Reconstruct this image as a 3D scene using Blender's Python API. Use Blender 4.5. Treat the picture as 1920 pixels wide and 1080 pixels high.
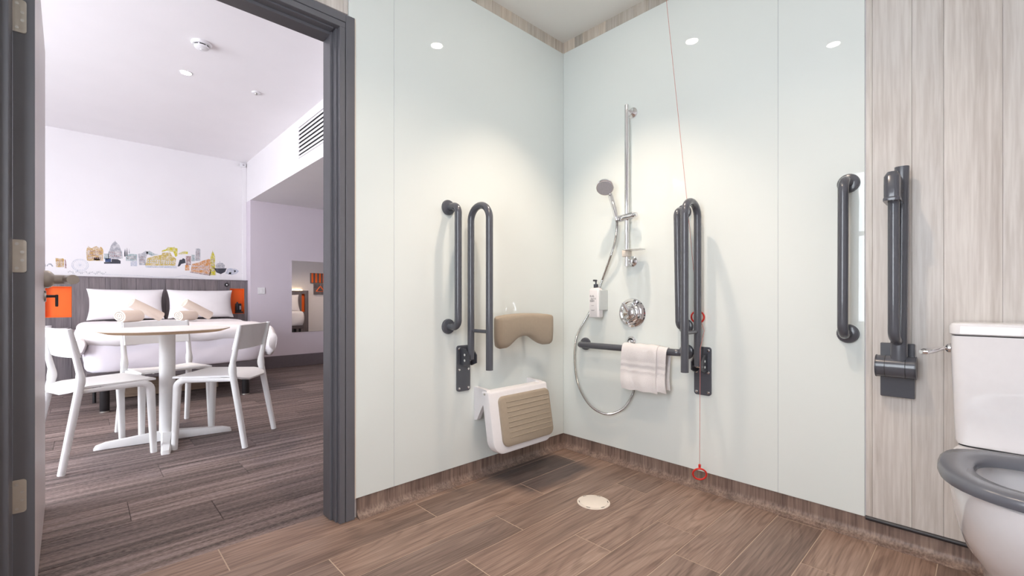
import bpy, bmesh, math, random
from mathutils import Vector, Matrix
random.seed(7)
for o in list(bpy.data.objects): bpy.data.objects.remove(o)
S = bpy.context.scene
COL = S.collection
R = math.radians
V = Vector

# ------------------------------------------------------------------ camera
cam = bpy.data.cameras.new('camera'); camo = bpy.data.objects.new('camera', cam); COL.objects.link(camo)
cam.sensor_width = 36.0; cam.lens = 846.0 / 1920 * 36.0
cam.shift_y = (562 - 540) / 1920.0
cam.clip_start = 0.02
camo.location = (-2.221, -1.857, 0.93)
camo.rotation_euler = (R(90), 0, R(46.37 - 90))
S.camera = camo

# ------------------------------------------------------------------ world, exposure, large lights
W = bpy.data.worlds.new('world'); S.world = W; W.use_nodes = True
W.node_tree.nodes['Background'].inputs[0].default_value = (0.75, 0.87, 1.0, 1)
W.node_tree.nodes['Background'].inputs[1].default_value = 1.0
S.view_settings.view_transform = 'Standard'; S.view_settings.look = 'None'
S.view_settings.gamma = 1.0; S.view_settings.use_curve_mapping = False
S.view_settings.exposure = 0.2
BATH_WINDOW = 8.0          # glow of the frosted bathroom window
BED_WINDOW = 9.2          # glow of the bedroom window
BATH_SPOT = 52.0           # each bathroom downlight, watts
BED_SPOT = 60.0
WARM = (1.0, 0.79, 0.62); DAY = (0.86, 0.93, 1.0); DAY_BED = (0.88, 0.93, 1.0)

# ------------------------------------------------------------------ helpers
def lin(r, g, b):
    f = lambda c: (c/255/12.92) if c/255 <= 0.04045 else ((c/255+0.055)/1.055)**2.4
    return (f(r), f(g), f(b), 1)

class NT:
    def __init__(s, name):
        s.m = bpy.data.materials.new(name); s.m.use_nodes = True
        s.t = s.m.node_tree; s.b = s.t.nodes['Principled BSDF']
    def n(s, typ, **kw):
        x = s.t.nodes.new(typ)
        for k, v in kw.items():
            if k.startswith('_'): setattr(x, k[1:], v)
            else:
                key = int(k[1:]) if k[0] == 'i' and k[1:].isdigit() else k.replace('__', ' ')
                if hasattr(v, 'is_linked') or hasattr(v, 'links'): s.t.links.new(v, x.inputs[key])
                else: x.inputs[key].default_value = v
        return x
    def l(s, a, b): s.t.links.new(a, b)
    def ramp(s, fac, stops):
        r = s.t.nodes.new('ShaderNodeValToRGB'); s.l(fac, r.inputs[0])
        e = r.color_ramp.elements
        while len(e) < len(stops): e.new(0.5)
        for i, (p, c) in enumerate(stops): e[i].position = p; e[i].color = c
        return r.outputs[0]
    def mix(s, fac, a, b, mode='MIX'):
        x = s.t.nodes.new('ShaderNodeMix'); x.data_type = 'RGBA'; x.blend_type = mode
        for i, v in ((0, fac), (6, a), (7, b)):
            if hasattr(v, 'links'): s.l(v, x.inputs[i])
            else: x.inputs[i].default_value = v
        return x.outputs[2]
    def bump(s, h, strength=0.2, dist=0.002):
        b = s.n('ShaderNodeBump', Strength=strength, Distance=dist, Height=h)
        s.l(b.outputs[0], s.b.inputs['Normal'])

def plain(name, col, rough=0.5, metal=0.0, spec=0.5, noise=0.0, nscale=40, bump=0.0, coat=0.0):
    a = NT(name); a.b.inputs['Base Color'].default_value = col
    a.b.inputs['Roughness'].default_value = rough; a.b.inputs['Metallic'].default_value = metal
    a.b.inputs['Specular IOR Level'].default_value = spec
    a.b.inputs['Coat Weight'].default_value = coat; a.b.inputs['Coat Roughness'].default_value = 0.05
    tc = a.n('ShaderNodeTexCoord'); nz = a.n('ShaderNodeTexNoise', Scale=nscale, Detail=4.0, Vector=tc.outputs['Object'])
    d = max(noise, 0.02)
    c2 = tuple(max(0, c*(1-d)) for c in col[:3]) + (1,)
    a.l(a.ramp(nz.outputs[0], [(0.3, c2), (0.7, col)]), a.b.inputs['Base Color'])
    if bump: a.bump(nz.outputs[0], bump, 0.003)
    return a.m

def wood(name, c1, c2, c3, axis=0, rough=0.45, fine=1.0, tint=0.5, joint=None, patch=False, spec=0.4, rings=0.35, grain=22):
    """plank: grain runs along `axis` of the object; colour varies from plank to plank"""
    a = NT(name); tc = a.n('ShaderNodeTexCoord'); oi = a.n('ShaderNodeObjectInfo')
    off = a.n('ShaderNodeVectorMath', _operation='SCALE'); off.inputs[0].default_value = (37, 17, 23); a.l(oi.outputs['Random'], off.inputs['Scale'])
    ad = a.n('ShaderNodeVectorMath', _operation='ADD'); a.l(tc.outputs['Object'], ad.inputs[0]); a.l(off.outputs[0], ad.inputs[1])
    def mapped(sc):
        mp = a.n('ShaderNodeMapping', Vector=ad.outputs[0]); mp.inputs['Scale'].default_value = sc; return mp.outputs[0]
    sc = [grain]*3; sc[axis] = 0.9
    n1 = a.n('ShaderNodeTexNoise', Scale=1.0, Detail=6.0, Roughness=0.62, Distortion=0.6, Vector=mapped(sc))
    sf = [150*fine]*3; sf[axis] = 5
    n2 = a.n('ShaderNodeTexNoise', Scale=1.0, Detail=3.0, Vector=mapped(sf))
    sr = [5.5]*3; sr[axis] = 1.1
    n3 = a.n('ShaderNodeTexNoise', Scale=1.0, Detail=1.0, Distortion=0.2, Vector=mapped(sr))
    w = a.n('ShaderNodeMath', _operation='MULTIPLY'); a.l(n3.outputs[0], w.inputs[0]); w.inputs[1].default_value = 95.0
    sn = a.n('ShaderNodeMath', _operation='SINE'); a.l(w.outputs[0], sn.inputs[0])
    col = a.ramp(n1.outputs[0], [(0.28, c1), (0.5, c2), (0.75, c3)])
    col = a.mix(a.ramp(sn.outputs[0], [(0.2, (0,0,0,1)), (1.0, (rings,)*3+(1,))]), col, c1)
    col = a.mix(0.35, col, a.ramp(n2.outputs[0], [(0.35, c1), (0.65, c3)]))
    tn = a.ramp(oi.outputs['Random'], [(0.0, (1-tint*0.30, 1-tint*0.27, 1-tint*0.24, 1)), (0.5, (1,1,1,1)), (1.0, (1+tint*0.10, 1+tint*0.06, 1+tint*0.02, 1))])
    col = a.mix(1.0, col, tn, 'MULTIPLY')
    if patch:   # darker, bluer soft-edged rectangle in the vinyl below the shower seat
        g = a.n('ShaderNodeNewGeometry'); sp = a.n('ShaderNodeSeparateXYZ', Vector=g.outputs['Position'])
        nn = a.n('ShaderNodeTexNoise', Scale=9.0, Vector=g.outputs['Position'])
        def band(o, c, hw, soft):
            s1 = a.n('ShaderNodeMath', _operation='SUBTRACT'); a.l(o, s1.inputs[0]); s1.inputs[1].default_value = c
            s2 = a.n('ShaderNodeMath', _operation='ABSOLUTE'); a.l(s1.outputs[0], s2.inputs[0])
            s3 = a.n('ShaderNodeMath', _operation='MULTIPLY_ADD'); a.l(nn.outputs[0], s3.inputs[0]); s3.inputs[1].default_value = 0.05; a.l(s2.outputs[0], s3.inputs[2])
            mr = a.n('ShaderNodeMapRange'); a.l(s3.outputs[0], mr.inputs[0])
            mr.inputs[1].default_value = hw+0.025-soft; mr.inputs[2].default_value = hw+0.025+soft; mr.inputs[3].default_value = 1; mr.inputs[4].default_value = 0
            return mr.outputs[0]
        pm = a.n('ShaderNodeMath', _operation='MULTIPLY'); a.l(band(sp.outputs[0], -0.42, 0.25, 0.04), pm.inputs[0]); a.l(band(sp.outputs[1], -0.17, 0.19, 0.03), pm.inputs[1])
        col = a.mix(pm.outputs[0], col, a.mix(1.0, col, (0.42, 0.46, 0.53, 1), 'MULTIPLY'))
    a.l(col, a.b.inputs['Base Color']); a.b.inputs['Roughness'].default_value = rough
    a.b.inputs['Specular IOR Level'].default_value = spec
    a.bump(n2.outputs[0], 0.12, 0.001)
    return a.m

def emit(name, col, strength):
    a = NT(name); tc = a.n('ShaderNodeTexCoord'); nz = a.n('ShaderNodeTexNoise', Scale=3.0, Vector=tc.outputs['Object'])
    a.b.inputs['Base Color'].default_value = (0.8, 0.8, 0.8, 1)
    a.l(a.ramp(nz.outputs[0], [(0, col+(1,)), (1, col+(1,))]), a.b.inputs['Emission Color'])
    a.b.inputs['Emission Strength'].default_value = strength
    return a.m

M = {}
M['glass'] = plain('back_painted_glass', lin(234, 240, 237), 0.008, spec=0.5, noise=0.01, nscale=2)
M['lam'] = wood('weathered_laminate', lin(182, 172, 164), lin(219, 212, 206), lin(228, 223, 218), axis=2, rough=0.4, tint=0.18, grain=10, rings=0.05, fine=0.7)
M['lamstrip'] = wood('weathered_laminate_strip', lin(176, 162, 146), lin(212, 202, 188), lin(224, 216, 206), axis=2, rough=0.4, tint=0.8, rings=0.05, fine=0.7)
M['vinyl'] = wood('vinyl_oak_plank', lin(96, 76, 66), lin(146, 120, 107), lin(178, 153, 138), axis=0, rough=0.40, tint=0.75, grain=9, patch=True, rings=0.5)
M['cove'] = wood('vinyl_cove', lin(88, 72, 66), lin(128, 106, 97), lin(174, 152, 138), axis=2, rough=0.42, tint=0.0, rings=0.25)
M['joint'] = plain('plank_joint', lin(188, 165, 146), 0.7)
M['ceil'] = plain('ceiling_paint', lin(238, 236, 230), 0.9, spec=0.1, noise=0.01, nscale=3)
M['white_wall'] = plain('white_wall_paint', lin(240, 236, 238), 0.85, spec=0.15, noise=0.015, nscale=3)
M['bed_ceil'] = plain('bedroom_ceiling_paint', lin(250, 246, 248), 0.9, spec=0.1, noise=0.01, nscale=3)
M['lilac'] = plain('lilac_wall_paint', lin(220, 210, 219), 0.85, spec=0.15, noise=0.015, nscale=3)
M['frame'] = plain('grey_door_paint', lin(104, 104, 110), 0.38, noise=0.04, nscale=20)
M['door_face'] = plain('pale_door_face', lin(214, 206, 206), 0.35, noise=0.02)
M['rail'] = plain('charcoal_rail', lin(84, 86, 94), 0.22, spec=0.5, noise=0.03, coat=0.3)
M['rail_dark'] = plain('dark_grey_plastic', lin(62, 64, 72), 0.35, noise=0.05)
M['chrome'] = plain('chrome', (0.82, 0.82, 0.84, 1), 0.07, metal=1.0, noise=0.02)
M['steel'] = plain('brushed_steel', (0.62, 0.60, 0.56, 1), 0.32, metal=1.0, noise=0.1, nscale=80)
M['nickel'] = plain('satin_beige_lever', lin(196, 188, 176), 0.35, metal=0.3, noise=0.05)
M['taupe'] = plain('taupe_pad', lin(170, 156, 138), 0.55, noise=0.05, nscale=60, bump=0.05)
M['wplastic'] = plain('white_plastic', lin(240, 238, 240), 0.3, noise=0.01)
M['ceramic'] = plain('white_ceramic', lin(242, 240, 242), 0.08, noise=0.005, coat=0.5)
M['seatgrey'] = plain('grey_toilet_seat', lin(104, 106, 114), 0.25, noise=0.02)
M['hole'] = plain('dark_gap', lin(30, 30, 32), 0.7)
M['water'] = plain('bowl_water', lin(205, 212, 218), 0.03, noise=0.01)
M['red'] = plain('red_plastic', lin(222, 52, 44), 0.35)
M['cord'] = plain('red_cord', lin(200, 122, 112), 0.7)
M['towel'] = plain('white_terry', lin(244, 240, 240), 0.95, spec=0.1, noise=0.10, nscale=420, bump=0.8)
M['cream_towel'] = plain('cream_terry', lin(246, 232, 220), 0.95, spec=0.1, noise=0.08, nscale=300, bump=0.7)
M['linen'] = plain('white_linen', lin(244, 240, 242), 0.85, spec=0.15, noise=0.03, nscale=14, bump=0.15)
M['sheet'] = plain('pale_sheet', lin(234, 228, 236), 0.85, spec=0.15, noise=0.03, nscale=10, bump=0.2)
M['headboard'] = wood('grey_headboard_laminate', lin(92, 84, 86), lin(124, 116, 120), lin(146, 136, 138), axis=2, rough=0.5, tint=0.5, rings=0.1)
M['orange'] = plain('orange_panel', lin(255, 112, 32), 0.5)
M['black'] = plain('black_plastic', lin(34, 32, 34), 0.4)
M['bedrail'] = plain('dark_bed_base', lin(92, 84, 86), 0.7, noise=0.1)
M['underbed'] = wood('under_bed_board', lin(120, 98, 82), lin(146, 122, 104), lin(166, 142, 122), axis=0, rough=0.6, tint=0.1)
M['chair'] = plain('white_chair_shell', lin(238, 238, 238), 0.4, noise=0.01)
M['tabletop'] = plain('white_laminate_top', lin(240, 232, 228), 0.4, noise=0.01)
M['ply'] = plain('birch_ply_edge', lin(212, 178, 138), 0.5, noise=0.1, nscale=80)
M['drain'] = plain('cream_drain_cover', lin(236, 226, 214), 0.4)
M['mirror'] = plain('mirror_glass', (0.9, 0.9, 0.9, 1), 0.01, metal=1.0)
M['blacktrim'] = plain('black_capping', lin(48, 46, 50), 0.4)
M['skirt'] = plain('grey_skirting', lin(104, 96, 102), 0.5, noise=0.08)
M['clear'] = plain('clear_acrylic', lin(214, 220, 220), 0.1)
M['mural_grey'] = plain('print_grey', lin(186, 186, 192), 0.8, noise=0.25, nscale=70)
M['mural_pale'] = plain('print_pale_blue', lin(206, 210, 224), 0.8, noise=0.12, nscale=70)
M['mural_teal'] = plain('print_teal_grey', lin(172, 188, 190), 0.8, noise=0.25, nscale=70)
M['mural_tan'] = plain('print_tan', lin(214, 178, 112), 0.8, noise=0.3, nscale=70)
M['mural_yellow'] = plain('print_yellow', lin(222, 208, 62), 0.8, noise=0.2, nscale=70)
M['mural_gold'] = plain('print_gold', lin(216, 194, 122), 0.8, noise=0.3, nscale=70)
M['mural_orange'] = plain('print_orange', lin(226, 162, 92), 0.8, noise=0.4, nscale=70)
M['mural_mauve'] = plain('print_mauve', lin(178, 142, 140), 0.8, noise=0.25, nscale=70)
M['mural_dark'] = plain('print_dark', lin(74, 74, 84), 0.8, noise=0.3, nscale=70)
M['mural_blue'] = plain('print_blue', lin(70, 88, 130), 0.8, noise=0.25, nscale=70)
def ink(name, col):
    a = NT(name); tc = a.n('ShaderNodeTexCoord')
    n1 = a.n('ShaderNodeTexNoise', Scale=28.0, Detail=4.0, Roughness=0.7, Vector=tc.outputs['Object'])
    mp = a.n('ShaderNodeMapping', Vector=tc.outputs['Object']); mp.inputs['Scale'].default_value = (130, 130, 90)
    v = a.n('ShaderNodeTexVoronoi', Scale=1.0, _feature='DISTANCE_TO_EDGE', Vector=mp.outputs[0])
    c = a.mix(a.ramp(n1.outputs[0], [(0.42, (0, 0, 0, 1)), (0.62, (0.75, 0.75, 0.75, 1))]), col, lin(238, 234, 234))
    c = a.mix(a.ramp(v.outputs[0], [(0.03, (0.55, 0.55, 0.55, 1)), (0.12, (0, 0, 0, 1))]), c, tuple(x*0.45 for x in col[:3])+(1,))
    a.l(c, a.b.inputs['Base Color']); a.b.inputs['Roughness'].default_value = 0.85
    return a.m
for k_, c_ in (('grey', (176, 176, 184)), ('pale', (204, 208, 224)), ('teal', (166, 184, 188)), ('tan', (208, 168, 98)), ('yellow', (220, 206, 40)), ('gold', (212, 186, 98)), ('orange', (224, 150, 74)), ('mauve', (168, 130, 130))):
    M['mural_'+k_] = ink('printed_ink_'+k_, lin(*c_))
M['bath_window'] = emit('frosted_daylight_pane', DAY, BATH_WINDOW)
M['bed_window'] = emit('net_curtain_daylight', DAY_BED, BED_WINDOW)
M['lamp'] = emit('downlight_lens', (1.0, 0.92, 0.8), 60.0)
M['led'] = emit('led_strip_light', (1.0, 0.72, 0.35), 14.0)

def carpet_mat():
    a = NT('striped_carpet'); tc = a.n('ShaderNodeTexCoord'); oi = a.n('ShaderNodeObjectInfo')
    off = a.n('ShaderNodeVectorMath', _operation='SCALE'); off.inputs[0].default_value = (31, 13, 0); a.l(oi.outputs['Random'], off.inputs['Scale'])
    ad = a.n('ShaderNodeVectorMath', _operation='ADD'); a.l(tc.outputs['Object'], ad.inputs[0]); a.l(off.outputs[0], ad.inputs[1])
    mp = a.n('ShaderNodeMapping', Vector=ad.outputs[0]); mp.inputs['Scale'].default_value = (0.9, 26, 1)
    n1 = a.n('ShaderNodeTexNoise', Scale=1.0, Detail=5.0, Roughness=0.65, Vector=mp.outputs[0])
    mp2 = a.n('ShaderNodeMapping', Vector=ad.outputs[0]); mp2.inputs['Scale'].default_value = (60, 160, 60)
    n2 = a.n('ShaderNodeTexNoise', Scale=1.0, Detail=3.0, Vector=mp2.outputs[0])
    col = a.ramp(n1.outputs[0], [(0.37, lin(52, 42, 39)), (0.5, lin(114, 98, 94)), (0.63, lin(158, 142, 138))])
    col = a.mix(0.30, col, a.ramp(n2.outputs[0], [(0.38, lin(60, 50, 47)), (0.66, lin(178, 162, 156))]))
    tn = a.ramp(oi.outputs['Random'], [(0, (0.72, 0.70, 0.70, 1)), (1, (1.08, 1.06, 1.06, 1))])
    a.l(a.mix(1.0, col, tn, 'MULTIPLY'), a.b.inputs['Base Color'])
    a.b.inputs['Roughness'].default_value = 0.62; a.b.inputs['Specular IOR Level'].default_value = 0.45
    a.bump(n2.outputs[0], 0.6, 0.004)
    return a.m
M['carpet'] = carpet_mat()
def hose_mat():
    a = NT('corrugated_chrome'); a.b.inputs['Metallic'].default_value = 1; a.b.inputs['Roughness'].default_value = 0.2
    tc = a.n('ShaderNodeTexCoord'); nz = a.n('ShaderNodeTexNoise', Scale=300.0, Vector=tc.outputs['Object'])
    a.l(a.ramp(nz.outputs[0], [(0.3, (0.5, 0.5, 0.5, 1)), (0.7, (0.72, 0.72, 0.72, 1))]), a.b.inputs['Base Color'])
    return a.m
M['hose'] = hose_mat()
M['spray'] = plain('grey_spray_face', lin(186, 182, 186), 0.4, noise=0.25, nscale=300)

# ---- geometry: every builder adds to a bmesh in world (or thing-local) coordinates
def newbm(): return bmesh.new()
def box(bm, x0, x1, y0, y1, z0, z1, bev=0.0, seg=2):
    x0, x1 = min(x0, x1), max(x0, x1); y0, y1 = min(y0, y1), max(y0, y1); z0, z1 = min(z0, z1), max(z0, z1)
    t = bmesh.new(); r = bmesh.ops.create_cube(t, size=1)
    for v in t.verts: v.co = V(((x0+x1)/2 + v.co.x*(x1-x0), (y0+y1)/2 + v.co.y*(y1-y0), (z0+z1)/2 + v.co.z*(z1-z0)))
    if bev: bmesh.ops.bevel(t, geom=list(t.edges), offset=bev, segments=seg, affect='EDGES', profile=0.5)
    merge(bm, t)
    return bm
def merge(bm, t, mat=None):
    if mat is not None: bmesh.ops.transform(t, matrix=mat, verts=t.verts)
    me = bpy.data.meshes.new('tmp'); t.to_mesh(me); t.free(); bm.from_mesh(me); bpy.data.meshes.remove(me)
def fillet(pts, r, n=6):
    pts = [V(p) for p in pts]; out = [pts[0]]
    for i in range(1, len(pts)-1):
        a, b, c = pts[i-1], pts[i], pts[i+1]; d1 = (a-b); d2 = (c-b)
        ang = d1.angle(d2, math.pi)
        if ang > math.pi-0.02: out.append(b); continue
        rr = r[i] if isinstance(r, (list, tuple)) else r
        t = min(rr / math.tan(ang/2), d1.length*0.49, d2.length*0.49)
        p0 = b + d1.normalized()*t; p1 = b + d2.normalized()*t
        cen = b + (d1.normalized()+d2.normalized()).normalized() * (t/math.cos(ang/2))
        for k in range(n+1):
            u = k/n; q = p0.lerp(p1, u) - cen; R0 = (p0-cen).length
            out.append(cen + q.normalized()*R0)
    out.append(pts[-1]); return out
def tube(bm, pts, rad, n=14, cap=True, sq=2.0, aspect=1.0, up0=None):
    pts = [V(p) for p in pts]
    if not isinstance(rad, (list, tuple)): rad = [rad]*len(pts)
    t0 = (pts[1]-pts[0]).normalized()
    up = V(up0) if up0 else (V((0,0,1)) if abs(t0.z) < 0.9 else V((1,0,0)))
    rings = []
    for i, p in enumerate(pts):
        if i == 0: t = t0
        elif i == len(pts)-1: t = (pts[-1]-pts[-2]).normalized()
        else: t = ((pts[i+1]-p).normalized() + (p-pts[i-1]).normalized()).normalized()
        s = t.cross(up)
        if s.length < 1e-5: s = t.orthogonal()
        s.normalize(); up = s.cross(t).normalized()
        ring = []
        for k in range(n):
            a = 2*math.pi*k/n; c, d = math.cos(a), math.sin(a)
            c = math.copysign(abs(c)**(2/sq), c); d = math.copysign(abs(d)**(2/sq), d)
            ring.append(bm.verts.new(p + s*c*rad[i]*aspect + up*d*rad[i]))
        rings.append(ring)
    for i in range(len(rings)-1):
        for k in range(n):
            bm.faces.new((rings[i][k], rings[i][(k+1) % n], rings[i+1][(k+1) % n], rings[i+1][k]))
    if cap:
        bm.faces.new(list(reversed(rings[0]))); bm.faces.new(rings[-1])
    return bm
def lathe(bm, prof, origin=(0,0,0), axis=(0,0,1), n=28, sx=1.0, sy=1.0, ring=False):
    """prof: (radius, distance along axis)"""
    ax = V(axis).normalized(); q = V((0,0,1)).rotation_difference(ax); o = V(origin); rings = []
    for r, h in prof:
        if r < 1e-6: rings.append([bm.verts.new(o + q @ V((0,0,h)))])
        else: rings.append([bm.verts.new(o + q @ V((r*sx*math.cos(2*math.pi*k/n), r*sy*math.sin(2*math.pi*k/n), h))) for k in range(n)])
    for a, b in zip(rings, rings[1:] + ([rings[0]] if ring else [])):
        for k in range(n):
            k2 = (k+1) % n
            if len(a) == 1 and len(b) == 1: continue
            if len(a) == 1: bm.faces.new((a[0], b[k2], b[k]))
            elif len(b) == 1: bm.faces.new((a[k], a[k2], b[0]))
            else: bm.faces.new((a[k], a[k2], b[k2], b[k]))
    if ring: return bm
    if len(rings[0]) > 1: bm.faces.new(list(reversed(rings[0])))
    if len(rings[-1]) > 1: bm.faces.new(rings[-1])
    return bm
def loft(bm, rings, cap=True):
    vs = [[bm.verts.new(p) for p in r] for r in rings]; n = len(vs[0])
    for a, b in zip(vs, vs[1:]):
        for k in range(n): bm.faces.new((a[k], a[(k+1) % n], b[(k+1) % n], b[k]))
    if cap: bm.faces.new(list(reversed(vs[0]))); bm.faces.new(vs[-1])
    return bm
def prism(bm, poly, d0, d1, plane='xz'):
    """polygon extruded; plane 'xz': d along y, 'yz': d along x, 'xy': d along z"""
    f = {'xz': lambda a, b, d: V((a, d, b)), 'yz': lambda a, b, d: V((d, a, b)), 'xy': lambda a, b, d: V((a, b, d))}[plane]
    return loft(bm, [[f(a, b, d0) for a, b in poly], [f(a, b, d1) for a, b in poly]])
def rrect(x0, x1, y0, y1, r, n=5):
    out = []
    for cx, cy, a0 in ((x1-r, y1-r, 0), (x0+r, y1-r, 90), (x0+r, y0+r, 180), (x1-r, y0+r, 270)):
        for k in range(n+1):
            a = R(a0 + 90*k/n); out.append((cx+r*math.cos(a), cy+r*math.sin(a)))
    return out
ORG = {}
def obj(name, bm, m, parent=None, smooth=True, sharp=38, local=False):
    bmesh.ops.recalc_face_normals(bm, faces=bm.faces)
    org = V((0,0,0))
    if parent is not None and not local: org = ORG.get(parent.name, V((0,0,0)))
    elif parent is None:
        xs = [v.co for v in bm.verts]
        org = V(((min(c.x for c in xs)+max(c.x for c in xs))/2, (min(c.y for c in xs)+max(c.y for c in xs))/2, min(c.z for c in xs)))
    if org.length: bmesh.ops.translate(bm, vec=-org, verts=bm.verts)
    me = bpy.data.meshes.new(name); bm.to_mesh(me); bm.free()
    if smooth:
        for p in me.polygons: p.use_smooth = True
        me.set_sharp_from_angle(angle=R(sharp))
    me.materials.append(M[m])
    o = bpy.data.objects.new(name, me); COL.objects.link(o)
    if parent is not None: o.parent = parent
    else: o.location = org
    ORG[o.name] = org
    return o
def tag(o, label, cat, group=None, kind=None):
    o['label'] = label; o['category'] = cat
    if group: o['group'] = group
    if kind: o['kind'] = kind
    return o
def thing(name, label, cat, loc, group=None, rotz=0.0, kind=None):
    o = bpy.data.objects.new(name, None); COL.objects.link(o); o.location = loc; o.rotation_euler = (0, 0, rotz)
    o.empty_display_size = 0.05; ORG[o.name] = V(loc); tag(o, label, cat, group, kind); return o
def struct(name, bm, m, label, cat, **k):
    o = obj(name, bm, m, None, smooth=False, **k); tag(o, label, cat, kind='structure'); return o
def piece(name, me, parent, loc):
    o = bpy.data.objects.new(name, me); COL.objects.link(o); o.parent = parent; o.location = V(loc) - ORG[parent.name]; return o
def mesh_box(name, sx, sy, sz, bev, m):
    bm = newbm(); box(bm, -sx/2, sx/2, -sy/2, sy/2, -sz, 0, bev, 1); me = bpy.data.meshes.new(name); bm.to_mesh(me); bm.free(); me.materials.append(M[m]); return me
def set_label(o, t): o['label'] = t; return o

# ================================================================== STRUCTURE
BX0, BY0 = -2.78, -2.75      # bathroom extents (corner of the two glass walls is the origin)
HC, HB = 2.56, 2.77          # ceilings: bathroom, bedroom
LX, RX = -4.9, 3.2           # bedroom left / right
YF = 5.0                     # bedroom far wall
OPL, OPR, OPH = -2.41, -1.42, 2.085   # rough opening of the doorway

b = newbm(); box(b, BX0, 0.0, BY0, 0.118, -0.06, -0.0009)
floor = struct('floor', b, 'joint', 'brown oak-effect vinyl plank floor of the wet room', 'floor')
# vinyl planks, each its own piece
pitch = 0.1675; y_top = -0.066 + pitch
ends = {0: -1.12, 1: -1.58, 2: -0.93, 3: -1.226, 4: -0.806, 5: -1.43, 6: -0.65, 7: -1.02}
L = 0.963; cache = {}
for r in range(-1, 17):
    y1 = -0.066 - r*pitch; y0 = y1 - pitch
    if r == -1: y1 = 0.117
    y0 = max(y0, BY0)
    if y0 >= y1 - 0.01: continue
    x = ends.get(r, -0.3 - ((r*0.37) % 0.96))
    while x > 0: x -= L
    while x + L < 0: x += L
    x1 = 0.0; x0 = x
    while x1 > BX0 + 0.01:
        x0c = max(x0, BX0)
        sx, sy = x1-x0c-0.0042, y1-y0-0.0032
        if r == -1 and x1 > -1.44:      # the row in the doorway only
            pass
        if sx > 0.01:
            key = (round(sx, 4), round(sy, 4))
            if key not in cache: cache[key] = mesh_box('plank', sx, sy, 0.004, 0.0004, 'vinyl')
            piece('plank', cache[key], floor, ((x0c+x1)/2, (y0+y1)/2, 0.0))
        x1 = x0; x0 -= L

b = newbm(); box(b, LX, RX, 0.12, YF, -0.06, -0.003)
floor2 = struct('floor_bedroom', b, 'hole', 'grey-brown striped carpet plank floor of the bedroom', 'floor')
cache = {}
for r in range(20):
    y0 = 0.119 + r*0.25; y1 = min(y0+0.25, YF)
    if y1-y0 < 0.02: continue
    x = -3.2 - [0.15, 0.586, 0.87, 0.37, 0.71, 0.21, 0.5, 0.73][r % 8]
    while x < 1.0:
        sx, sy = 1.0-0.0015, y1-y0-0.0012
        key = round(sy, 4)
        if key not in cache: cache[key] = mesh_box('carpet_plank', sx, sy, 0.006, 0.0015, 'carpet')
        piece('carpet_plank', cache[key], floor2, (x+0.5, (y0+y1)/2, 0.0)); x += 1.0

# left wall (between wet room and bedroom) with the doorway
b = newbm()
box(b, LX, OPL, 0.0, 0.12, 0, HB); box(b, OPR, RX, 0.0, 0.12, 0, HB); box(b, OPL, OPR, 0.0, 0.12, OPH, HB)
wallL = struct('wall_left', b, 'white_wall', 'partition wall with the doorway, clad in pale glass panels', 'wall')
def panel(name, m, parent, x0, x1, y0, y1, z0, z1, bev=0.0012):
    bb = newbm(); box(bb, x0, x1, y0, y1, z0, z1, bev, 1); return obj(name, bb, m, parent, smooth=False)
GT = 2.492; GB = 0.083
panel('glass_panel', 'glass', wallL, -1.408, -1.1975, -0.008, 0.0, GB, GT)
panel('glass_panel', 'glass', wallL, -1.1945, -0.008, -0.008, 0.0, GB, GT)
panel('silicone_joint', 'clear', wallL, -1.1975, -1.1945, -0.0065, 0.0, GB, GT, 0)
# laminate boards: strip above the glass, area above the door, return to the left
def boards(parent, wall, a0, a1, z0, z1, widths, m, gap=0.0007, th=0.006):
    a = a0; i = 0
    while a < a1-0.005:
        w = widths[i % len(widths)]; i += 1; e = min(a+w, a1)
        bb = newbm()
        if wall == 'A': box(bb, a+gap/2, e-gap/2, -th, 0.0, z0, z1, 0.0006, 1); c = V(((a+e)/2, 0, z0))
        else: box(bb, -th, 0.0, -e+gap/2, -a-gap/2, z0, z1, 0.0006, 1); c = V((0, -(a+e)/2, z0))
        bmesh.ops.translate(bb, vec=-c, verts=bb.verts)
        me = bpy.data.meshes.new('board'); bb.to_mesh(me); bb.free(); me.materials.append(M[m])
        piece('board', me, parent, c); a = e
boards(wallL, 'A', -1.406, -0.007, GT+0.001, HC, [0.075, 0.11, 0.06, 0.09, 0.13, 0.05, 0.1], 'lamstrip')
boards(wallL, 'A', -2.44, -1.41, 2.13, HC, [0.16, 0.11, 0.14, 0.19], 'lam')
boards(wallL, 'A', BX0, -2.44, 0.09, HC, [0.16, 0.11, 0.14], 'lam')

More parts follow.
